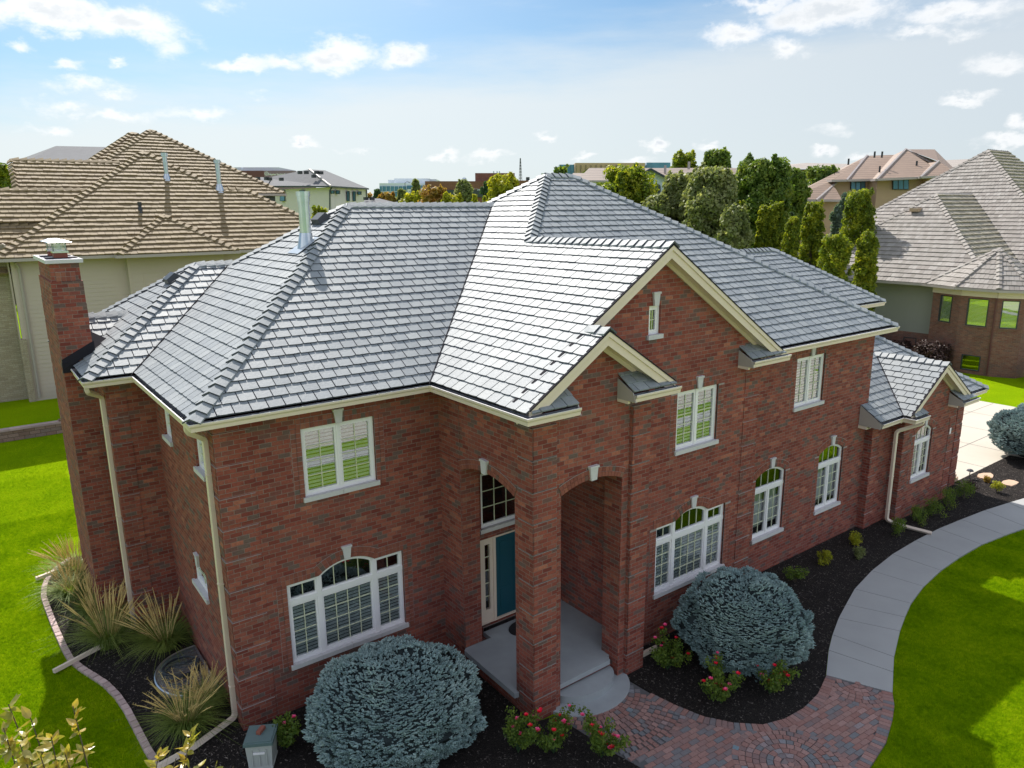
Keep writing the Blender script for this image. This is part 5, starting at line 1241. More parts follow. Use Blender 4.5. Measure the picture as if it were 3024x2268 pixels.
# ================================================================== FAR BUILDINGS
FH = V3((CF.x, CF.y, 0)).normalized(); RHz = V3((CR.x, CR.y, 0)).normalized()
def fp(u, v, Dd):
    r = CF + CR * ((u - 1512) / FPX) - CU * ((v - 1134) / FPX); return CAM + r * (Dd / r.dot(FH))
class Far:
    def __init__(s, label, u, Dd, cat='building', name='office_building'):
        s.o = fp(u, 640, Dd); s.o.z = 0; s.e = empty(name, s.o, label, cat); s.D = Dd
    def part(s, name, parent=None):
        b = ob(s.o); b.nm = name; b.par = parent or s.e; return b
    def block(s, b, u0, u1, v, D0, depth, mat, zb_=-.1, D1=None):   # box from ground up to the height seen at v
        p, q = fp(u0, v, D0), fp(u1, v, D1 or D0); z = p.z
        P = [V3((p.x, p.y, zb_)), V3((q.x, q.y, zb_)), V3((q.x, q.y, q.z)), V3((p.x, p.y, p.z))]
        b.prism(P, FH * depth, mat)
    def winb(s, b, u0, u1, v0, v1, Dd, mat):
        p, q, r_, t_ = fp(u0, v1, Dd), fp(u1, v1, Dd), fp(u1, v0, Dd), fp(u0, v0, Dd); b.prism([p, q, r_, t_], FH * .5, mat)
    def fin(s, b): return b.build(b.nm, b.par)
def roofs(b, polys, mat):
    for pg in polys: b.poly([fp(*q) for q in pg], mat)
# tan stucco house
F = Far('tan stucco house with brown tiled hip roofs beyond the columnar trees', 2560, 75, 'house', 'distant_house')
b = F.part('wall'); F.block(b, 2318, 2500, 596, 73, 10, 'stucco_tan'); F.block(b, 2466, 2600, 537, 76, 10, 'stucco_tan'); F.block(b, 2592, 2790, 530, 74, 10, 'stucco_tan'); F.block(b, 2740, 2830, 527, 73, 8, 'stucco_tan'); F.fin(b)
b = F.part('roof')
roofs(b, [[(2312, 592, 72), (2410, 593, 72), (2489, 594, 72), (2455, 535, 76), (2562, 460, 83)], [(2456, 535, 75), (2600, 532, 75), (2640, 457, 83), (2560, 460, 83)], [(2588, 532, 72.5), (2800, 523, 72.5), (2675, 441, 81)],
          [(2588, 532, 72.5), (2675, 441, 81), (2640, 457, 83), (2572, 533, 75)], [(2718, 525, 72), (2840, 520, 72), (2772, 476, 76)], [(2718, 525, 72), (2772, 476, 76), (2740, 480, 78)], [(2800, 523, 72.5), (2675, 441, 81), (2830, 500, 95)], [(2312, 592, 72), (2562, 460, 83), (2300, 585, 95)], [(2772, 476, 76), (2675, 441, 81), (2760, 441, 95), (2840, 520, 72)]], 'far_tan_roof')
for q in ([(2312, 594, 71.9), (2489, 596, 71.9)], [(2456, 537, 74.9), (2600, 534, 74.9)], [(2588, 534, 72.4), (2800, 525, 72.4)], [(2718, 527, 71.9), (2840, 522, 71.9)]):
    p, r_ = fp(*q[0]), fp(*q[1]); b.prism([p, r_, r_ + V3((0, 0, .2)), p + V3((0, 0, .2))], FH * 1.2, 'grey_trim')
for q in ([(2410, 592, 71.9), (2562, 460, 82.9)], [(2588, 531, 72.4), (2675, 441, 80.9)], [(2350, 590, 71.9), (2430, 540, 76.5)], [(2675, 441, 80.9), (2772, 490, 77)], [(2718, 524, 71.9), (2772, 476, 75.9)], [(2500, 533, 74.9), (2560, 460, 82.9)]): b.tube([fp(*q[0]), fp(*q[1])], .13, 'grey_trim', 5)
F.fin(b)
for (u0, u1, v0, v1, D_, n_) in ((2513, 2556, 533, 562, 75.8, 3), (2637, 2684, 529, 560, 73.8, 3)):
    b = F.part('window'); F.winb(b, u0, u1, v0, v1, D_, 'dark_frame')
    for i in range(n_): w_ = (u1 - u0) / n_; F.winb(b, u0 + w_ * i + 1.5, u0 + w_ * (i + 1) - 1.5, v0 + 2, v1 - 2, D_ - .02, 'office_glass')
    F.fin(b)
for (u, v) in ((2706, 490), (2597, 505), (2505, 483), (2582, 462), (2604, 462)): b = F.part('roof_vent'); p = fp(u, v + 4, 76); b.tube([p, p + V3((0, 0, .6))], .1, 'black_vent', 6); F.fin(b)
# white house with arched gable windows
F = Far('pale blue white stucco house with brown barrel tile roof between the tall trees', 1960, 80, 'house', 'distant_house')
b = F.part('wall'); F.block(b, 1760, 2172, 532, 82, 10, 'stucco_blue'); 
P = [fp(1885, 521, 78), fp(1921, 500, 78), fp(1978, 530, 78)]; P = [V3((P[0].x, P[0].y, 0))] + P + [V3((P[2].x, P[2].y, 0))]; b.prism(P, FH * 6, 'stucco_blue'); F.fin(b)
b = F.part('roof'); roofs(b, [[(1700, 536, 79), (2180, 535, 79), (2174, 496, 86), (1740, 496, 86)], [(1680, 540, 79), (1740, 540, 79), (1740, 511, 85), (1692, 511, 85)], [(1740, 496, 86), (2174, 496, 86), (2180, 520, 95), (1700, 520, 95)], [(1921, 498, 77.5), (1980, 531, 77.5), (1980, 525, 84), (1921, 498, 84)], [(1921, 498, 77.5), (1880, 522, 77.5), (1880, 516, 84), (1921, 498, 84)]], 'far_brown_roof')
p, r_ = fp(1740, 538, 78.9), fp(2180, 537, 78.9); b.prism([p, r_, r_ + V3((0, 0, .18)), p + V3((0, 0, .18))], FH * 1.5, 'grey_trim')
for q in ([(1921, 499, 77.4), (1980, 532, 77.4)], [(1921, 499, 77.4), (1880, 523, 77.4)]): b.tube([fp(*q[0]), fp(*q[1])], .14, 'dark_frame', 4)
F.fin(b)
for uc in (1921, 1943):
    b = F.part('window'); P = []
    for a in range(9): P.append(fp(uc + 8 * cos(pi * a / 8), 553 - 9 * sin(pi * a / 8), 77.9))
    P += [fp(uc - 8, 586, 77.9), fp(uc + 8, 586, 77.9)]; b.prism(P, FH * .3, 'dark_frame'); F.fin(b)
b = F.part('window'); F.winb(b, 2156, 2171, 541, 565, 81.8, 'dark_frame'); F.fin(b)
for (u, v) in ((1964, 503), (2034, 492)): b = F.part('roof_vent'); p = fp(u, v + 8, 83); b.tube([p, p + V3((0, 0, .8))], .14, 'grey_trim', 6); F.fin(b)
# pale stucco house left of centre
F = Far('pale stucco house with light grey hip roof between the tan roof and offices', 930, 90, 'house', 'distant_house')
b = F.part('wall')
c, l, r2_ = fp(975, 553, 86), fp(785, 552, 93), fp(1083, 559, 96); l2 = fp(700, 552, 100)
for p, q in ((c, l), (c, r2_), (l, l2)): b.prism([V3((p.x, p.y, 0)), V3((q.x, q.y, 0)), V3((q.x, q.y, c.z)), V3((p.x, p.y, c.z))], FH * .3, 'stucco_white')
F.fin(b)
b = F.part('roof'); roofs(b, [[(976, 549, 85), (782, 549, 92), (780, 526, 100), (913, 500, 94)], [(976, 549, 85), (1088, 556, 96), (960, 503, 100), (913, 500, 94)], [(790, 549, 91), (740, 545, 95), (768, 523, 97), (800, 524, 97)]], 'far_grey_roof')
for p, q in (((976, 551, 84.9), (782, 551, 91.9)), ((976, 551, 84.9), (1088, 558, 95.9)), ((976, 549, 84.8), (913, 500, 93.8))): b.tube([fp(*p), fp(*q)], .12, 'dark_frame' if p[1] > 550 else 'grey_trim', 4)
F.fin(b)
for (u0, u1, v0, v1, D_) in ((826, 841, 562, 594, 91.0), (884, 899, 562, 571, 88.8), (977, 986, 562, 572, 86.0), (992, 1002, 562, 573, 87.3), (1024, 1031, 564, 594, 90.2), (1042, 1049, 565, 594, 91.9), (1056, 1066, 565, 575, 93.2)):
    b = F.part('window'); F.winb(b, u0, u1, v0, v1, D_ - .3, 'dark_frame'); F.winb(b, u0 + 1.5, u1 - 1.5, v0 + 1.5, v1 - 1.5, D_ - .34, 'office_glass'); F.fin(b)
b = F.part('downspout'); b.tube([fp(980, 553, 85.8), fp(974, 562, 85.8), fp(974, 640, 85.8)], .09, 'dark_frame', 4); b.tube([fp(1082, 560, 95.7), fp(1080, 640, 95.7)], .09, 'dark_frame', 4); F.fin(b)
for (u, v) in ((886, 511), (905, 511), (927, 522), (831, 531), (935, 511), (948, 512), (762, 529), (787, 529), (797, 530)): b = F.part('roof_vent'); p = fp(u, v + 3, 89); b.box(p - V3((.22, .22, 0)), p + V3((.22, .22, .35)), 'black_vent'); F.fin(b)
# small pale roof, grey roof behind the tan house
F = Far('low house showing only its pale grey tile roof beside the pale stucco house', 1115, 78, 'house', 'distant_house')
b = F.part('roof'); roofs(b, [[(1070, 607, 74), (1180, 612, 74), (1120, 586, 80), (1078, 586, 82)], [(1180, 612, 74), (1120, 586, 80), (1200, 606, 90)]], 'far_grey_roof'); F.fin(b)
b = F.part('wall'); F.block(b, 1075, 1172, 612, 75, 8, 'stucco_white'); F.fin(b)
for u in (1081, 1099): b = F.part('roof_vent'); p = fp(u, 591, 78); b.box(p - V3((.2, .2, 0)), p + V3((.2, .2, .3)), 'black_vent'); F.fin(b)
F = Far('house with silver grey slate roof rising behind the tan tile roofs', 200, 95, 'house', 'distant_house')
b = F.part('roof'); roofs(b, [[(80, 476, 88), (340, 478, 88), (312, 434, 97), (165, 431, 97)], [(80, 476, 88), (165, 431, 97), (60, 470, 110)]], 'far_grey_roof'); F.fin(b)
b = F.part('wall'); F.block(b, 90, 320, 480, 89, 12, 'stucco_white'); F.fin(b)
# offices
def text(parent_far, s_, u, v, Dd, h_px, mat):
    cu = bpy.data.curves.new('lettering', 'FONT'); cu.body = s_; cu.extrude = .04; cu.size = 1.0; cu.align_x = 'LEFT'
    to = bpy.data.objects.new('lettering', cu); COL.objects.link(to); bpy.context.view_layer.update()
    me = bpy.data.meshes.new_from_object(to.evaluated_get(bpy.context.evaluated_depsgraph_get())); bpy.data.objects.remove(to)
    me.materials.clear(); me.materials.append(MAT[mat]); o = bpy.data.objects.new('lettering', me); COL.objects.link(o)
    p = fp(u, v, Dd); hh = (fp(u, v - h_px, Dd) - p).length; sc = hh / .72
    me.transform(Matrix.Translation(p - parent_far.o) @ Matrix((RHz, V3((0, 0, 1)), -FH)).transposed().to_4x4() @ Matrix.Scale(sc, 4)); o.parent = parent_far.e; return o
F = Far('dark brown office block with white lettering behind the pale stucco house', 790, 230)
b = F.part('wall'); F.block(b, 660, 779, 504, 232, 30, 'maroon'); F.block(b, 778, 864, 504, 232, 30, 'maroon', D1=260); F.fin(b)
b = F.part('roof'); F.block(b, 690, 712, 494, 240, 20, 'white_metal'); F.block(b, 717, 823, 494, 240, 20, 'white_metal', D1=250); F.fin(b)
text(F, 'Home Instead.', 793, 518, 231.0, 6.5, 'sign_white')
b = F.part('emblem')
for r0, r1 in ((4.6, 5.6), (1.6, 2.4)):
    for a in range(20):
        a0, a1 = 2 * pi * a / 20, 2 * pi * (a + 1) / 20; b.poly([fp(787 + r0 * cos(a0), 512.5 + r0 * sin(a0), 231), fp(787 + r1 * cos(a0), 512.5 + r1 * sin(a0), 231), fp(787 + r1 * cos(a1), 512.5 + r1 * sin(a1), 231), fp(787 + r0 * cos(a1), 512.5 + r0 * sin(a1), 231)], 'sign_white')
F.fin(b)
F = Far('white and blue glass showroom left of the brown brick offices', 1190, 260)
b = F.part('wall'); F.block(b, 1120, 1258, 541, 262, 25, 'white_metal'); F.block(b, 1164, 1268, 527, 270, 15, 'white_metal'); F.block(b, 1268, 1288, 529, 272, 15, 'white_metal'); F.block(b, 1146, 1164, 531, 272, 10, 'white_metal'); F.block(b, 1203, 1246, 559, 258, 5, 'white_metal'); F.fin(b)
b = F.part('window'); F.winb(b, 1121, 1202, 550, 580, 261.6, 'office_glass'); F.winb(b, 1202, 1256, 548, 558, 261.6, 'office_glass'); 
for u in range(1128, 1202, 12): F.winb(b, u, u + .9, 549, 580, 261.4, 'white_metal')
F.winb(b, 1121, 1202, 565, 566.2, 261.4, 'white_metal'); F.fin(b)
text(F, 'Dodge', 1209, 569, 257.8, 5.5, 'sign_blue')
F = Far('long brown brick office building with a raised rooftop block', 1400, 240)
b = F.part('wall'); F.block(b, 1255, 1440, 535, 242, 25, 'far_brick'); F.block(b, 1440, 1464, 534, 241, 25, 'stucco_tan'); F.block(b, 1464, 1564, 533, 242, 25, 'far_brick'); F.block(b, 1403, 1520, 511, 250, 15, 'far_brick'); F.block(b, 1554, 1564, 523, 246, 5, 'dark_frame'); F.fin(b)
b = F.part('window'); F.winb(b, 1300, 1438, 561, 582, 241.6, 'dark_frame'); F.fin(b)
b = F.part('satellite_dish'); p = fp(1371, 531, 246); b.tube([p, p - FH * .2], [.8, .1], 'galvanised', 12); b.tube([p - FH * .1, p - FH * .1 - V3((0, 0, 1.2))], .1, 'galvanised', 5); F.fin(b)
b = F.part('roof_unit')
for u in (1458, 1468, 1475): p = fp(u, 512, 250); b.tube([p, p + V3((0, 0, .7))], .18, 'galvanised', 6)
F.fin(b)
F = Far('long blue glass office building behind the pale blue white house', 1790, 290)
b = F.part('wall'); F.block(b, 1652, 1905, 486, 300, 30, 'office_glass'); F.block(b, 1699, 1905, 481, 296, 25, 'stucco_tan', zb_=20); F.block(b, 1910, 1980, 480, 300, 20, 'office_glass'); F.block(b, 2136, 2160, 485, 300, 20, 'maroon'); F.fin(b)
b = F.part('window')
for i in range(12): F.winb(b, 1655 + i * 15, 1655 + i * 15 + .8, 487, 511, 295.4, 'dark_frame')
F.fin(b)
F = Far('low taupe roofed building on the skyline left of the tan stucco house', 2390, 190)
b = F.part('roof'); roofs(b, [[(2290, 497, 180), (2505, 500, 180), (2505, 484, 205), (2380, 481, 205)], [(2290, 497, 180), (2380, 481, 205), (2300, 488, 215)]], 'flat_roof_taupe'); F.fin(b); b = F.part('wall'); F.block(b, 2292, 2505, 500, 182, 20, 'maroon'); F.fin(b)
F = Far('low taupe roofed building on the skyline right of the tan stucco house', 2820, 170)
b = F.part('roof'); roofs(b, [[(2780, 496, 160), (2900, 492, 160), (2880, 469, 185), (2765, 474, 185)]], 'flat_roof_taupe'); F.fin(b); b = F.part('wall'); F.block(b, 2780, 2900, 494, 162, 20, 'maroon'); F.fin(b)
# lattice mast
p0 = fp(1538, 640, 520); p0.z = 0; p1 = fp(1538, 467, 520); mb = MB(); hgt = p1.z
for i in range(22):
    z0, z1 = hgt * i / 22, hgt * (i + 1) / 22; w0, w1 = 2.0 * (1 - i / 24), 2.0 * (1 - (i + 1) / 24)
    cs = [(-1, -1), (1, -1), (1, 1), (-1, 1)]
    for k in range(4):
        a, b_ = cs[k], cs[(k + 1) % 4]
        mb.tube([(a[0] * w0, a[1] * w0, z0), (a[0] * w1, a[1] * w1, z1)], .14, 'iron', 3, False); mb.tube([(a[0] * w0, a[1] * w0, z0), (b_[0] * w1, b_[1] * w1, z1)], .09, 'iron', 3, False)
o = mb.build('radio_mast', None, loc=p0); tag(o, 'thin lattice radio mast on the skyline above the brown brick offices', 'mast')
# lamp posts by the offices
for i, (u, vt, D_, lb) in enumerate([(1396, 563, 150, 'grey street lamp with curved head left of the dark conifer'), (1200, 540, 230, 'thin dark light pole in front of the blue glass showroom')]):
    p = fp(u, 640, D_); p.z = 0; t_ = fp(u, vt, D_); mb = MB(); mb.tube([(0, 0, 0), (0, 0, t_.z)], [.14, .08], 'iron', 6); d = RHz
    mb.tube([V3((0, 0, t_.z)), d * .6 + V3((0, 0, t_.z + .35)), d * 1.4 + V3((0, 0, t_.z + .2))], .07, 'iron', 5); e_ = empty('street_lamp', p, lb, 'street lamp')
    mb.build('post', e_); mb = MB(); c = d * 1.5 + V3((0, 0, t_.z + .12)); mb.box(c - V3((.35, .35, .08)), c + V3((.35, .35, .1)), 'galvanised'); mb.build('lamp_head', e_)
# ================================================================== PLANTS
def leafcloud(mb, clumps, n, size, mat, rn, spread=.5, up=.3, aspect=.6):
    """n leaf-size faces gathered round clump centres; clumps = [(centre, radius)]"""
    tot = sum(r_ ** 2 for _, r_ in clumps); vs = []; fs = []
    for c, r_ in clumps:
        k = int(n * r_ * r_ / tot) + 1
        for _ in range(k):
            d = V3((rn.gauss(0, 1), rn.gauss(0, 1), rn.gauss(0, 1))).normalized(); rr = r_ * (rn.random() ** .45)
            p = c + d * rr
            nn = (d + V3((rn.gauss(0, .7), rn.gauss(0, .7), rn.gauss(0, .7) + up))).normalized()
            t_ = nn.cross(V3((rn.gauss(0, 1), rn.gauss(0, 1), rn.gauss(0, 1)))).normalized(); b = nn.cross(t_)
            s_ = size * rn.uniform(.6, 1.3); i = len(vs)
            vs += [p - t_ * s_, p - b * s_ * aspect, p + t_ * s_, p + b * s_ * aspect]; fs.append((i, i + 1, i + 2, i + 3))
    mb.mesh(vs, fs, mat)
def tree(name, label, base, h, rx, shape, mat, n, leaf, seed, group=None, ry=None, clear=.12, cat='tree'):
    rn = random.Random(seed); base = V3(base); ry = ry or rx
    e_ = empty(name, base, label, cat, group)
    tb = MB(); lean = V3((rn.uniform(-.04, .04) * h, rn.uniform(-.04, .04) * h, 0))
    tr_ = max(.05, h * .018)
    tb.tube([(0, 0, -.1), lean * .5 + V3((0, 0, h * .4)), lean + V3((0, 0, h * .85))], [tr_ * 1.3, tr_, tr_ * .3], 'bark', 8)
    clumps = []
    slim = max(1.0, h / (2.2 * rx)); nk = int((34 if n > 3000 else 20) * slim ** .9)
    for i in range(nk):
        t_ = (i + rn.random()) / nk
        if shape == 'column': w_ = sin(pi * min(.98, t_ * .78 + .16)) ** .38
        elif shape == 'cone': w_ = (1 - t_) ** .9 + .04
        elif shape == 'oval': w_ = sin(pi * (t_ * .84 + .12)) ** .6
        else: w_ = sqrt(max(.06, 1 - (t_ * 1.7 - .85) ** 2))
        a = i * 2.4 + rn.uniform(-.6, .6); rr = w_ * (rn.uniform(.3, .74) if shape == 'column' else rn.uniform(.35, .85))
        z = h * (clear + (1 - clear) * t_); cr_ = rx * rn.uniform(.26, .46) * (w_ * .55 + .45)
        c = V3((cos(a) * rx * rr, sin(a) * ry * rr, min(z, h - cr_ * .7))); clumps.append((c, cr_))
        if i % 3 == 0 and n > 1500:
            q = lean * .6 + V3((0, 0, max(h * .12, c.z - rx * .9))); tb.tube([q, q.lerp(c, .5) + V3((0, 0, .03 * rx)), c], [tr_ * .3, tr_ * .2, tr_ * .06], 'bark', 5, False)
    for k in range(7):
        a = k * 2.1 + rn.random(); q = rx * rn.uniform(.05, .55)
        for j in range(4): clumps.append((V3((cos(a) * q, sin(a) * q, h * (1.0 - .10 * q / rx) - rx * .55 + j * rx * .16)), rx * (.17 - .035 * j)))
    # pointed leaders along the outline
    for i in range(int(14 * slim)):
        t_ = rn.uniform(.25, 1.0); a = rn.uniform(0, 2 * pi)
        w_ = (1 - t_) ** .9 if shape == 'cone' else sin(pi * min(.97, t_ * .82 + .10)) ** .45
        c = V3((cos(a) * rx * w_ * .85, sin(a) * ry * w_ * .85, h * (clear + (1 - clear) * t_)))
        for k in range(3): clumps.append((c + V3((0, 0, k * rx * .1)), rx * (.15 - .035 * k)))
    n = int(n * 1.9 * min(2.2, slim ** .7)); leaf *= 1.12
    tb.build('trunk', e_); cb = MB(); leafcloud(cb, clumps, n, leaf, mat, rn); cb.build('crown', e_)
    return e_
def gp(u, Dd): p = fp(u, 640, Dd); p.z = 0; return p
def hz(u, v, Dd): return fp(u, v, Dd).z
def wpx(w_, Dd): return w_ / FPX * Dd / 2 * 1.12
G1 = 'columnar hornbeams in a row behind the house'
for u, vt, wd_, Dd, lb, sd in [(2168, 600, 92, 54, 'columnar yellow green tree, leftmost of the clipped row', 1), (2255, 606, 44, 53, 'narrow columnar tree pressed against the second column of the row', 12), (2291, 600, 62, 53, 'columnar yellow green tree, second from left in the clipped row', 2), (2405, 598, 74, 52, 'columnar yellow green tree, third from left in the clipped row', 3), (2342, 642, 50, 49, 'shorter narrow yellow green tree in front of the third columnar tree', 9),
                           (2535, 562, 102, 52, 'tallest columnar yellow green tree at the right end of the row', 4), (2478, 696, 100, 45, 'dense columnar tree just behind the right roof corner, left one of a pair', 5), (2568, 688, 74, 45.5, 'dense columnar tree just behind the right roof corner, right one of a pair', 6)]:
    tree('columnar_tree', lb, gp(u, Dd), hz(u, vt, Dd), wpx(wd_, Dd), 'column', 'leaf_hornbeam', 9000, .07, sd * 11, G1, clear=.02)
for (nm, u, vt, wd_, Dd, shp, mt_, n, lf, lb) in [
    ('broadleaf_tree', 1850, 494, 170, 62, 'round', 'leaf_hornbeam', 9000, .14, 'broad yellow green tree in front of the pale blue white house, left of its gable'),
    ('broadleaf_tree', 1765, 545, 120, 58, 'round', 'leaf_hornbeam', 4500, .14, 'low yellow green tree just right of the roof peak'),
    ('broadleaf_tree', 1940, 575, 110, 56, 'oval', 'leaf_olive', 4500, .13, 'low olive tree below the arched gable windows'),
    ('broadleaf_tree', 2005, 515, 110, 57, 'round', 'leaf_olive', 6000, .13, 'olive green tree right of the arched gable'),
    ('broadleaf_tree', 2095, 500, 150, 54, 'round', 'leaf_olive', 9500, .13, 'tall pale olive tree with twiggy crown behind the hip roof'),
    ('broadleaf_tree', 2170, 610, 90, 50, 'oval', 'leaf_olive', 4500, .12, 'low pale olive tree at the left end of the columnar row'),
    ('broadleaf_tree', 2244, 474, 150, 64, 'round', 'leaf_green', 12000, .14, 'large dark green tree with pointed leaders right of centre'),
    ('broadleaf_tree', 2330, 500, 90, 72, 'round', 'leaf_green', 6000, .15, 'round green tree beside the large dark green tree'),
    ('broadleaf_tree', 2415, 494, 110, 80, 'round', 'leaf_green', 6000, .15, 'green rounded tree left of the tan stucco house'),
    ('broadleaf_tree', 2015, 455, 84, 100, 'round', 'leaf_hornbeam', 4500, .2, 'yellow green tree rising behind the brown tile roof, left one of two'),
    ('broadleaf_tree', 2108, 444, 86, 100, 'round', 'leaf_green', 4500, .2, 'green tree rising behind the brown tile roof, right one of two'),
    ('broadleaf_tree', 1658, 492, 60, 66, 'oval', 'leaf_green', 1500, .13, 'thin tree top poking above the slate roof peak'),
    ('broadleaf_tree', 1606, 517, 30, 66, 'oval', 'leaf_dark', 350, .13, 'sparse dark twig top left of the slate roof peak'),
    ('conifer_tree', 2490, 572, 70, 57, 'cone', 'needle_far', 6000, .11, 'blue green conifer behind the columnar trees'),
    ('conifer_tree', 2470, 610, 70, 56, 'cone', 'needle_far', 4000, .11, 'smaller grey green conifer between the columnar trees'),
    ('shrub', 2650, 618, 50, 60, 'round', 'needle_far', 2500, .12, 'grey blue shrub at the foot of the tan stucco house'),
    ('shrub', 2330, 625, 50, 66, 'round', 'leaf_dark', 2500, .12, 'dark green shrub against the tan stucco wing'),
    ('broadleaf_tree', 1090, 572, 34, 170, 'round', 'leaf_orange', 1500, .3, 'small orange green tree right of the pale stucco house'),
    ('broadleaf_tree', 1117, 562, 26, 190, 'oval', 'leaf_dark', 1500, .3, 'small dark green tree left of the showroom'),
    ('broadleaf_tree', 1146, 571, 62, 150, 'round', 'leaf_orange', 2500, .28, 'orange tinted tree in front of the showroom, left side'),
    ('broadleaf_tree', 1189, 560, 30, 150, 'oval', 'leaf_olive', 1500, .26, 'narrow olive tree in front of the showroom'),
    ('broadleaf_tree', 1222, 573, 74, 140, 'round', 'leaf_yellow', 2500, .26, 'bright yellow green tree below the showroom sign'),
    ('broadleaf_tree', 1231, 531, 26, 145, 'oval', 'leaf_olive', 2000, .25, 'slim upright tree in front of the showroom entrance'),
    ('broadleaf_tree', 1284, 556, 90, 130, 'round', 'leaf_orange', 3500, .24, 'rounded orange green tree in front of the brown brick offices'),
    ('broadleaf_tree', 1336, 574, 74, 125, 'round', 'leaf_yellow', 2600, .23, 'pale yellow green tree in front of the brown brick offices'),
    ('broadleaf_tree', 1371, 532, 52, 128, 'oval', 'leaf_olive', 2800, .22, 'tall grey green tree centred on the brown brick offices'),
    ('conifer_tree', 1435, 538, 44, 110, 'cone', 'leaf_dark', 2600, .22, 'dark pointed conifer in front of the brown brick offices'),
    ('broadleaf_tree', 1403, 575, 18, 115, 'oval', 'leaf_yellow', 800, .18, 'tiny bright green sapling left of the dark conifer'),
    ('broadleaf_tree', 1433, 580, 14, 105, 'oval', 'leaf_yellow', 700, .15, 'tiny bright green sapling below the dark conifer'),
    ('broadleaf_tree', 1484, 518, 96, 92, 'round', 'leaf_yellow', 5000, .19, 'golden yellow tree at the left foot of the roof peak'),
    ('broadleaf_tree', 12, 485, 84, 75, 'round', 'leaf_hornbeam', 4500, .17, 'bright green tree at the left edge behind the tan roof'),
    ('shrub', 945, 613, 60, 50, 'round', 'leaf_hornbeam', 3500, .10, 'leafy shrub with yellow leaves behind the vent pipe'),
    ]:
    tree(nm, lb, gp(u, Dd), hz(u, vt, Dd), wpx(wd_, Dd), shp, mt_, n, lf, hash((u, vt)) % 9973, clear=.40 if nm == 'broadleaf_tree' else .05, cat='shrub' if nm == 'shrub' else 'tree')
# belt of far trees closing the horizon
def belt():
    mb = MB(); rn = random.Random(77); cl = []
    for i in range(240):
        u = rn.uniform(-500, 3600); Dd = rn.uniform(330, 520); p = gp(u, Dd); cl.append((p + V3((0, 0, rn.uniform(2.5, 5.5))), rn.uniform(5, 8)))
    leafcloud(mb, cl, 22000, .9, 'leaf_dark', rn)
    o = mb.build('far_woodland'); tag(o, 'dark belt of distant trees along the horizon', 'woodland', kind='stuff')
belt()
# neighbour's hedges
for (x, y, r_, h_, lb) in ((42.6, 6.9, 1.15, 1.9, 'dark rounded barberry bush in front of the brick bay'), (43.2, 9.4, 1.0, 1.5, 'dark low bush left of the rounded barberry'), (43.6, 11.8, 1.3, 1.4, 'dark low bush under the green siding, farthest left')):
    rn = random.Random(int(x * 10 + y)); e_ = empty('shrub', (x, y, 0), lb, 'shrub'); mb = MB(); cl = [(V3((rn.uniform(-.6, .6) * r_, rn.uniform(-.6, .6) * r_, h_ * rn.uniform(.3, .75))), r_ * .42) for _ in range(24)]
    leafcloud(mb, cl, 9000, .075, 'leaf_barberry', rn); mb.build('crown', e_); mb = MB(); mb.tube([(0, 0, 0), (0, 0, h_ * .5)], .05, 'bark', 6); mb.build('trunk', e_)
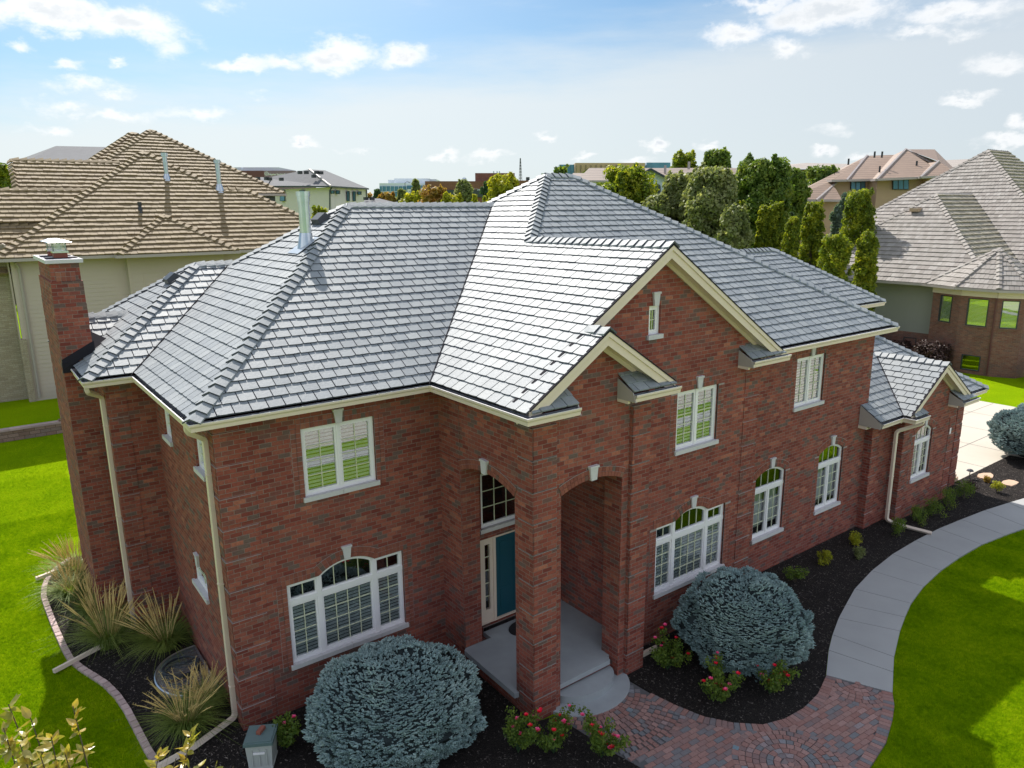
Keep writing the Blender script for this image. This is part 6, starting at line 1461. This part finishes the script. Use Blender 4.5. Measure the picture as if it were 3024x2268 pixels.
# ------------------------------------------------------------------ dwarf blue spruces
def spruce_mesh(seed, n=8200):
    """unit crown: clustered upturned shoots over a lumpy flattened globe"""
    rn = random.Random(seed); vs = []; fs = []
    NC = 210; cen = []
    for i in range(NC):
        z = 1 - 1.8 * (i + .5) / NC; q = sqrt(max(0, 1 - z * z)); a = i * 2.39996
        cen.append((V3((q * cos(a), q * sin(a), z)) + V3((rn.gauss(0, .055), rn.gauss(0, .055), rn.gauss(0, .055)))).normalized())
    lift_ = [rn.uniform(-.075, .055) for _ in cen]
    def cell(d):
        b1 = b2 = 9; k1 = 0
        for k, q in enumerate(cen):
            t_ = (d.x - q.x) ** 2 + (d.y - q.y) ** 2 + (d.z - q.z) ** 2
            if t_ < b1: b2 = b1; b1 = t_; k1 = k
            elif t_ < b2: b2 = t_
        return k1, sqrt(b1 / b2)
    def radius(d):
        k, e = cell(d); return 0.90 + lift_[k] + .075 * (1 - e ** 2.2) + .10 * noise.noise(d * 1.8 + V3((seed, 0, 0))) + .05 * noise.noise(d * 4.1)
    def shoot(p, ax, L, w_):
        ax = ax.normalized(); x = ax.cross(V3((.3, .5, .8))).normalized(); y = ax.cross(x); i0 = len(vs); k = 5
        for t_, r_ in ((0, .55), (.35, 1.0), (.75, .85)):
            o_ = rn.random()
            for j in range(k):
                a = 2 * pi * (j + o_) / k; q = 1.0 if j % 2 else .72; vs.append(p + ax * L * t_ + (x * cos(a) + y * sin(a)) * w_ * r_ * q)
        vs.append(p + ax * L)
        for r_ in range(2):
            for j in range(k): fs.append((i0 + r_ * k + j, i0 + r_ * k + (j + 1) % k, i0 + (r_ + 1) * k + (j + 1) % k, i0 + (r_ + 1) * k + j))
        for j in range(k): fs.append((i0 + 2 * k + j, i0 + 2 * k + (j + 1) % k, i0 + 3 * k))
    ga = pi * (3 - sqrt(5))
    for i in range(n):
        z = 1 - 1.72 * (i + .5) / n; rr = sqrt(max(0, 1 - z * z)); a = ga * i
        d = V3((rr * cos(a), rr * sin(a), z)) + V3((rn.gauss(0, .012), rn.gauss(0, .012), rn.gauss(0, .012))); d.normalize()
        r_ = radius(d)
        dep = 0.0 if rn.random() < .75 else rn.uniform(.03, .10)
        p = d * (r_ - dep); kc, _e = cell(d); main = (d * .8 + (d - cen[kc]) * 1.6 + V3((0, 0, .42)) + V3((rn.gauss(0, .22), rn.gauss(0, .22), rn.gauss(0, .15)))).normalized()
        shoot(p - main * .03, main, .058 * rn.uniform(.75, 1.3), .0125)
        s1 = main.cross(V3((0, 0, 1))).normalized()
        for sg in (-1, 1):
            if rn.random() < .85: shoot(p - main * .03, (main * .75 + s1 * sg * .75 + V3((rn.gauss(0, .1), rn.gauss(0, .1), rn.gauss(0, .1)))), .046 * rn.uniform(.8, 1.2), .0110)
    me = bpy.data.meshes.new('crown'); me.from_pydata(vs, [], fs); me.materials.append(MAT['needle_blue']); me.update()
    # dark inner wood and old needles
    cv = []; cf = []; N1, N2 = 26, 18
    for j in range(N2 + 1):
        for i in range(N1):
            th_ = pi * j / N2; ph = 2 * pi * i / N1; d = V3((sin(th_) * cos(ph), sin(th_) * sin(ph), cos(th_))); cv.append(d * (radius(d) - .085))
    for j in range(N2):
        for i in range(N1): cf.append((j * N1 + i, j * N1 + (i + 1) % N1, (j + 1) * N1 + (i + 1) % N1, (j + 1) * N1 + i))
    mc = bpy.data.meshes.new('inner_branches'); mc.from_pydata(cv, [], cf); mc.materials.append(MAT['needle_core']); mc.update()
    return me, mc
sm1 = spruce_mesh(5); sm2 = spruce_mesh(12)
for loc, sc, rz, ms, lb in (((2.2, -1.92, .74), (1.62, 1.58, .96), .4, sm1, 'globe blue spruce below the left triple window, its foot beyond the lower edge'), ((9.35, -4.22, .92), (1.42, 1.4, 1.0), 2.2, sm2, 'globe blue spruce between the right triple window and walk, with roses at its foot'), ((29.0, -2.9, 1.05), (1.45, 1.45, 1.1), 4.0, sm1, 'globe blue spruce beside the driveway at the right edge')):
    e_ = empty('blue_spruce', (loc[0], loc[1], 0), lb, 'shrub', 'dwarf blue spruces in the mulch beds')
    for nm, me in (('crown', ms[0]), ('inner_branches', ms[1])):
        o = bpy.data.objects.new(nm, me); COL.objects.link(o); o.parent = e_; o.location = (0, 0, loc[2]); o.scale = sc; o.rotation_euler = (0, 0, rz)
    mb = MB(); mb.tube([(0, 0, -.05), (0, 0, .5)], [.08, .06], 'bark', 8); mb.build('trunk', e_)
# ------------------------------------------------------------------ feather reed grasses
def reed(seed, n=900, pl=60, R_=.75, h=.85):
    rn = random.Random(seed); b = MB(); vs = []; fs = []
    def blade(p, d, L, droop, w_, segs=5):
        pts = []
        for i in range(segs + 1):
            t_ = i / segs; pts.append(p + V3((d.x, d.y, 0)) * L * (t_ * .35 + droop * t_ * t_) + V3((0, 0, L * (t_ * 1.0 - droop * t_ ** 2.2))))
        s_ = V3((-d.y, d.x, 0)).normalized()
        i0 = len(vs)
        for i, q in enumerate(pts): ww = w_ * (1 - (i / segs) ** 1.5) + .001; vs.extend([q - s_ * ww, q + s_ * ww])
        for i in range(segs): fs.append((i0 + 2 * i, i0 + 2 * i + 1, i0 + 2 * i + 3, i0 + 2 * i + 2))
    wind = V3((-.25, -.1, 0))
    for _ in range(n):
        a = rn.uniform(0, 2 * pi); r_ = rn.uniform(0, .2); d = V3((cos(a + rn.gauss(0, .3)), sin(a + rn.gauss(0, .3)), 0)) * rn.uniform(.3, 1.2) + wind * rn.random()
        blade(V3((cos(a) * r_, sin(a) * r_, 0)), d, h * rn.uniform(.55, 1.05), rn.uniform(.35, .8), rn.uniform(.004, .007))
    b.mesh(vs, fs, 'grass_blade'); pb = MB()
    for _ in range(pl):
        a = rn.uniform(0, 2 * pi); t_ = rn.uniform(.15, 1.15); L = h * rn.uniform(1.0, 1.4); d = V3((cos(a), sin(a), 0)) * t_ + V3((-.28, -.12, 0)) * rn.uniform(0, 1.3)
        pts = [V3((cos(a) * .08, sin(a) * .08, 0)) + d * L * .6 * (k / 6) ** 1.3 + V3((0, 0, L * (k / 6) * (1 - .18 * t_ * (k / 6)))) for k in range(7)]
        pb.tube(pts[:5], .0025, 'plume', 3, False); pb.tube([pts[4], pts[4].lerp(pts[5], .5), pts[5], pts[6]], [.003, .010, .008, .002], 'plume', 4, False)
        for _k in range(22):
            q = pts[4].lerp(pts[6], rn.random()); w_ = V3((rn.gauss(0, .02), rn.gauss(0, .02), rn.uniform(0, .04))); pb.poly([q, q + w_, q + w_ * .5 + V3((.006, 0, .004))], 'plume')
    return b, pb
rb = [reed(3), reed(8, h=.8), reed(15, n=800, pl=75, h=.9)]
protos = []
for i, (bb, pp) in enumerate(rb):
    me1 = bb.build('blades'); me2 = pp.build('plumes'); protos.append((me1.data, me2.data)); bpy.data.objects.remove(me1); bpy.data.objects.remove(me2)
for i, (x, y, k, s_, lb) in enumerate([(-1.72, 9.0, 2, 1.0, 'feathery ornamental grass with sunlit plumes, farthest back beside the chimney'), (-1.95, 7.75, 0, 1.05, 'ornamental grass with pale plumes leaning over the stone edging, second from the back'), (-1.6, 6.3, 1, 1.1, 'ornamental grass clump left of the chimney base, half in shade'),
                                       (-1.55, 4.75, 2, 1.2, 'broad ornamental grass where the downspout crosses the edging'), (-.55, 3.85, 0, 1.15, 'tall green ornamental grass just behind the window well cover'), (-.35, 1.25, 1, .85, 'small ornamental grass with upright plumes in front of the window well cover'), (-.85, .72, 2, 1.05, 'ornamental grass sprawling over the edging by the front corner downspout'), (44.0, 1.6, 0, 1.5, 'ornamental grass at the neighbouring brick bay, right edge'), (43.0, .3, 1, 1.6, 'large green ornamental grass at the right edge of the neighbouring lawn')]):
    e_ = empty('ornamental_grass', (x, y, .03), lb, 'ornamental grass', 'feather reed grass clumps', rz=i * 1.3); e_.scale = (s_, s_, s_)
    for nm, me in zip(('blades', 'plumes'), protos[k]): o = bpy.data.objects.new(nm, me); COL.objects.link(o); o.parent = e_
# ------------------------------------------------------------------ roses and small shrubs
def rosette(mb, p, r_, mat, rn):
    for k in range(9):
        a = 2 * pi * k / 9 + rn.random(); t_ = .35 if k % 2 else .8; d = V3((cos(a) * t_, sin(a) * t_, .6)).normalized(); s_ = V3((-sin(a), cos(a), 0))
        q = p + d * r_ * .5; mb.poly([p, q - s_ * r_ * .5, p + d * r_ * 1.1, q + s_ * r_ * .5], mat)
def rose(label, x, y, w_, h_, seed, nfl=11):
    rn = random.Random(seed); e_ = empty('rose_bush', (x, y, .03), label, 'rose bush', 'rose bushes in bloom'); w_ *= 1.2; h_ *= 1.25; nfl = int(nfl * 1.3)
    st = MB(); cl = []
    for i in range(11):
        a = rn.uniform(0, 2 * pi); r_ = rn.uniform(.2, 1) * w_; tip = V3((cos(a) * r_, sin(a) * r_, h_ * rn.uniform(.55, 1.0)))
        st.tube([(0, 0, 0), tip * .5 + V3((0, 0, .1)), tip], [.008, .006, .003], 'leaf_dark', 4, False)
        for t_ in (.4, .62, .82, 1): cl.append((tip * t_ + V3((rn.gauss(0, .03), rn.gauss(0, .03), .04)), .11))
    st.build('stems', e_); lb = MB(); leafcloud(lb, cl, 2000, .027, 'leaf_green', rn, aspect=.65); lb.build('foliage', e_)
    for i in range(nfl):
        c, _ = cl[rn.randrange(len(cl))]; fm = MB(); rosette(fm, V3((0, 0, 0)), rn.uniform(.042, .062), 'red_petal' if rn.random() < .6 else 'pink_petal', rn)
        fm.build('flower', e_, loc=c + V3((rn.gauss(0, .06), rn.gauss(0, .06), rn.uniform(.05, .14))))
for a in [('rose bush with red flowers at the left foot of the right spruce', 7.75, -4.95, .42, .62, 1, 13), ('rose bush with pink flowers at the right foot of the right spruce', 8.75, -5.35, .42, .52, 2, 13), ('small rose bush between the porch pier and the spruce', 7.75, -3.55, .34, .5, 3, 8),
          ('rose bush left of the paving, farthest left of the front three', 3.75, -3.6, .4, .55, 4, 11), ('rose bush in the middle of the front three below the porch pillar', 4.25, -4.0, .4, .55, 5, 11), ('rose bush nearest the brick paving below the porch steps', 4.85, -4.6, .42, .55, 6, 12), ('rose bush with few red flowers beside the utility pedestal', .42, -.95, .25, .45, 7, 6)]: rose(*a)
for i, (x, y, r_, mt_, lb) in enumerate([(14.81, -2.95, .22, 'leaf_yellow', 'small yellow green shrub nearest the spruce in the dark mulch'), (16.55, -2.78, .24, 'leaf_yellow', 'upright yellow green shrub below the second arched window'), (15.85, -3.3, .2, 'leaf_olive', 'small olive shrub beside the curved walk'), (18.2, -3.25, .3, 'leaf_green', 'low dark green shrub left of the garage downspout'), (19.6, -3.15, .32, 'leaf_green', 'dark green shrub just right of the downspout outlet'), (20.5, -3.2, .33, 'leaf_green', 'dark green shrub under the garage window, second of four'), (21.6, -3.15, .38, 'leaf_green', 'dark green shrub under the garage window, third of four'),
                                   (22.7, -3.2, .38, 'leaf_green', 'dark green shrub at the garage corner'), (23.6, -3.05, .22, 'leaf_barberry', 'small reddish shrub past the garage corner'), (24.95, -3.0, .14, 'leaf_orange', 'tiny orange tinted plant between the flagstones'), (24.2, -3.6, .22, 'leaf_yellow', 'small yellow shrub in the sunlit mulch'), (13.2, -3.05, .25, 'leaf_green', 'low green shrub tucked behind the spruce'), (.1, 30.2 - 3.2, .3, 'leaf_green', 'green shrub at the foot of the cream sided wall')]):
    rn = random.Random(i + 40); e_ = empty('small_shrub', (x, y, .03 if y < 20 else .8), lb, 'shrub', 'small shrubs planted in the mulch'); mb = MB()
    cl = [(V3((rn.gauss(0, .35) * r_, rn.gauss(0, .35) * r_, r_ * rn.uniform(.3, 1.5))), r_ * .45) for _ in range(16)]
    leafcloud(mb, cl, 1100, .022, mt_, rn); mb.build('foliage', e_); mb = MB()
    for c, _ in cl[:7]: mb.tube([(0, 0, 0), c], .005, 'bark', 4, False)
    mb.build('stems', e_)
# ------------------------------------------------------------------ garden objects
em = MB(); rn = random.Random(9)
L_ = []
for i in range(len(edge) - 1):
    a = V3((*edge[i], 0)); b = V3((*edge[i + 1], 0)); n_ = max(1, int(round((b - a).length / .19)))
    for k in range(n_): L_.append((a.lerp(b, k / n_), a.lerp(b, (k + 1) / n_)))
for i in range(-1, 12):
    a = V3((-1.55, -.9, 0)) + V3((.14, -.86, 0)) * i * .22; L_.append((a, a + V3((.14, -.86, 0)) * .22))
for a, b in L_:
    d = (b - a).normalized() * .006; s_ = V3((-d.y, d.x, 0)).normalized() * .065; z = .075 + rn.uniform(-.006, .006)
    P = [a + d - s_, b - d - s_, b - d + s_, a + d + s_]
    em.mesh([p for p in P] + [p * 1 + V3((0, 0, z)) - (p - (a + b) / 2) * .08 for p in P], [(4, 5, 6, 7), (0, 1, 5, 4), (1, 2, 6, 5), (2, 3, 7, 6), (3, 0, 4, 7)], 'edging')
o = em.build('garden_edging'); tag(o, 'curving row of pinkish stone edging between lawn and grasses', 'edging')
# window well with cover and coiled hose
we = empty('window_well', (-.55, 2.42, 0), 'half round clear plastic window well cover beside the side wall', 'window well')
def oval(t_, z=0, k=1.0): return V3((-.0 - .98 * k * sin(pi * t_) ** .8, .0 + .95 * k * cos(pi * t_), z))
mb = MB(); N_ = 24; C0 = V3((.50, 0, 0))
rim = [C0 + oval(i / N_, .12) for i in range(N_ + 1)]; mb.tube(rim, .028, 'galvanised', 6); mb.tube([rim[0], rim[-1]], .022, 'galvanised', 6)
for i in range(N_): a, b = rim[i], rim[i + 1]; mb.poly([a, b, V3((b.x, b.y, 0)), V3((a.x, a.y, 0))], 'galvanised')
mb.build('rim', we); mb = MB(); c_ = C0 + V3((-.45, 0, .2))
for k0, k1, z0, z1 in ((1, .8, .13, .165), (.8, .4, .165, .195), (.4, .02, .195, .20)):
    for i in range(N_):
        P = [C0 + oval(i / N_, z0, k0), C0 + oval((i + 1) / N_, z0, k0), C0 + oval((i + 1) / N_, z1, k1), C0 + oval(i / N_, z1, k1)]; mb.poly(P, 'clear_plastic')
mb.build('cover', we, smooth=True)
mb = MB()
for k in range(-4, 5): mb.tube([C0 + V3((0, k * .18, .10)), C0 + V3((-.9 * sqrt(max(.05, 1 - (k / 5.2) ** 2)), k * .18, .10))], .01, 'galvanised', 4)
mb.build('grate', we)
hm = MB(); pts = []
for i in range(170):
    a = 2 * pi * i / 34; r_ = .38 - .012 * (i // 34) + .012 * sin(i * .7); pts.append(V3((r_ * cos(a), r_ * 1.05 * sin(a), .225 + .014 * (i // 34) + .01 * sin(a * 2))))
pts += [V3((.30, .15, .26)), V3((.1, .1, .24)), V3((-.05, .22, .23))]
hm.tube(pts, .012, 'hose', 6); o = hm.build('garden_hose', None, loc=(-.52, 2.5, 0)); tag(o, 'black garden hose coiled on the window well cover', 'hose')
# utility pedestal with a brick on its lid
ue = empty('utility_pedestal', (.02, -1.02, .03), 'weathered white plastic utility pedestal with green lid at the front corner', 'utility box', rz=R(-30))
mb = MB(); mb.prism([(-.21, -.21, 0), (.21, -.21, 0), (.21, .21, 0), (-.21, .21, 0)], (0, 0, .04), 'box_plastic'); mb.mesh([(-.2, -.2, .04), (.2, -.2, .04), (.2, .2, .04), (-.2, .2, .04), (-.225, -.225, .5), (.225, -.225, .5), (.225, .225, .5), (-.225, .225, .5)], [(0, 1, 5, 4), (1, 2, 6, 5), (2, 3, 7, 6), (3, 0, 4, 7), (4, 5, 6, 7)], 'box_plastic')
for k in (-.12, 0, .12): mb.box((k - .01, -.232, .08), (k + .01, -.21, .42), 'box_plastic')
mb.box((-.10, -.24, .33), (.10, -.225, .37), 'white_frame'); mb.build('body', ue)
mb = MB(); mb.box((-.25, -.25, .5), (.25, .25, .56), 'box_lid'); mb.box((-.22, -.22, .56), (.22, .22, .575), 'box_lid'); mb.build('lid', ue)
mb = MB(); mb.box((-.09, -.04, 0), (.09, .04, .06), 'brick_units'); o = mb.build('loose_brick', None, loc=(.04, -.98, .607)); o.rotation_euler = (0, 0, .7); tag(o, 'single loose brick lying on the green pedestal lid', 'brick')
mb = MB(); pts = [V3((-.26 - .12 * sin(pi * i / 10), .02 - .0 * i, .35 - .3 * i / 10)) for i in range(11)]; mb.tube(pts, .009, 'hose', 5); mb.build('cable', ue)
# door mat, stepping stones, path lamp
mb = MB(); P = [V3((6.02 + .46 * cos(2 * pi * i / 36), -.95 + .32 * sin(2 * pi * i / 36), .422)) for i in range(36)]; mb.prism(P, (0, 0, .015), 'dark_mat'); o = mb.build('door_mat'); tag(o, 'dark oval door mat in front of the teal door', 'mat')
for i, (x, y, lb) in enumerate(((25.55, -2.72, 'pale flagstone in the sunlit mulch, the one nearer the driveway'), (25.45, -3.55, 'pale flagstone in the sunlit mulch, the one nearer the walk'))):
    rn = random.Random(i); mb = MB(); mb.prism([(.42 * rn.uniform(.8, 1.1) * cos(a), .24 * rn.uniform(.8, 1.1) * sin(a), 0) for a in [2 * pi * k / 8 for k in range(8)]], (0, 0, .05), 'flagstone'); o = mb.build('flagstone', None, loc=(x, y, .02)); tag(o, lb, 'flagstone', 'stepping stones in the mulch')
pe = empty('path_lamp', (24.9, -2.45, .03), 'small dark mushroom path lamp at the driveway corner', 'lamp'); mb = MB(); mb.tube([(0, 0, 0), (0, 0, .3)], .015, 'iron', 6); mb.build('post', pe); mb = MB(); mb.tube([(0, 0, .28), (0, 0, .33), (0, 0, .36)], [.12, .09, .01], 'iron', 12); mb.build('lamp_shade', pe)
mb = MB(); mb.box((0, 0, 0), (.35, .3, .12), 'flagstone'); mb.box((.03, .03, .12), (.27, .22, .26), 'flagstone'); o = mb.build('corner_stone', None, loc=(24.0, -2.3, .02)); tag(o, 'pair of stacked stones at the foot of the garage corner', 'stone')
# ------------------------------------------------------------------ young tree just below the viewer
te = empty('young_tree', (at(330, 2700, 6.2).x, at(330, 2700, 6.2).y, 0), 'young tree below the viewer whose yellow green leafy shoots enter the bottom left corner', 'tree')
To = te.location.copy(); rn = random.Random(21); tb = MB(); lm = MB()
hub = V3((To.x, To.y, 2.6)); tb.tube([V3((0, 0, -.1)), hub - To], [.09, .06], 'bark', 8)
tips = [(25, 2080, 5.2), (90, 2120, 5.3), (150, 2170, 5.2), (215, 2085, 5.4), (190, 2220, 5.2), (60, 2200, 5.1), (120, 2235, 5.0), (10, 2150, 5.2), (240, 2270, 5.3), (165, 2265, 5.1), (470, 2225, 5.4), (520, 2240, 5.5), (565, 2160, 5.6), (585, 2255, 5.5), (640, 2255, 5.6), (690, 2262, 5.7), (505, 2270, 5.4)]
for (u, v, dd) in tips:
    t_ = at(u, v, dd); s_ = hub + V3((rn.gauss(0, .1), rn.gauss(0, .1), rn.uniform(0, .6))); md = s_.lerp(t_, .55) + V3((rn.gauss(0, .08), rn.gauss(0, .08), -.08))
    pts = [s_ * (1 - k / 8) ** 2 + md * 2 * (k / 8) * (1 - k / 8) + t_ * (k / 8) ** 2 for k in range(9)]
    tb.tube([p - To for p in pts], [.014 * (1 - k / 9) + .002 for k in range(9)], 'bark', 5, False)
    for k in range(46):
        q = rn.uniform(.6, 1.0); i = min(7, int(q * 8)); p = pts[i].lerp(pts[i + 1], q * 8 - i)
        d = V3((rn.gauss(0, 1), rn.gauss(0, 1), rn.gauss(.5, .8))).normalized(); nn = V3((rn.gauss(0, .6), rn.gauss(0, .6), 1)).normalized(); s2 = d.cross(nn).normalized(); n2_ = s2.cross(d)
        L = rn.uniform(.038, .062); w_ = L * .46
        P = [p, p + d * L * .4 + s2 * w_ * .8, p + d * L * .9 + s2 * w_, p + d * L * 1.5 + s2 * w_ * .5, p + d * L * 1.9, p + d * L * 1.5 - s2 * w_ * .5, p + d * L * .9 - s2 * w_, p + d * L * .4 - s2 * w_ * .8]
        c1_ = p + d * L * .9 - n2_ * .008; i0 = len(lm.v)
        lm.mesh([x - To for x in P] + [c1_ - To], [(j, (j + 1) % 8, 8) for j in range(8)], 'front_leaf')
tb.build('trunk', te); lm.build('crown', te)
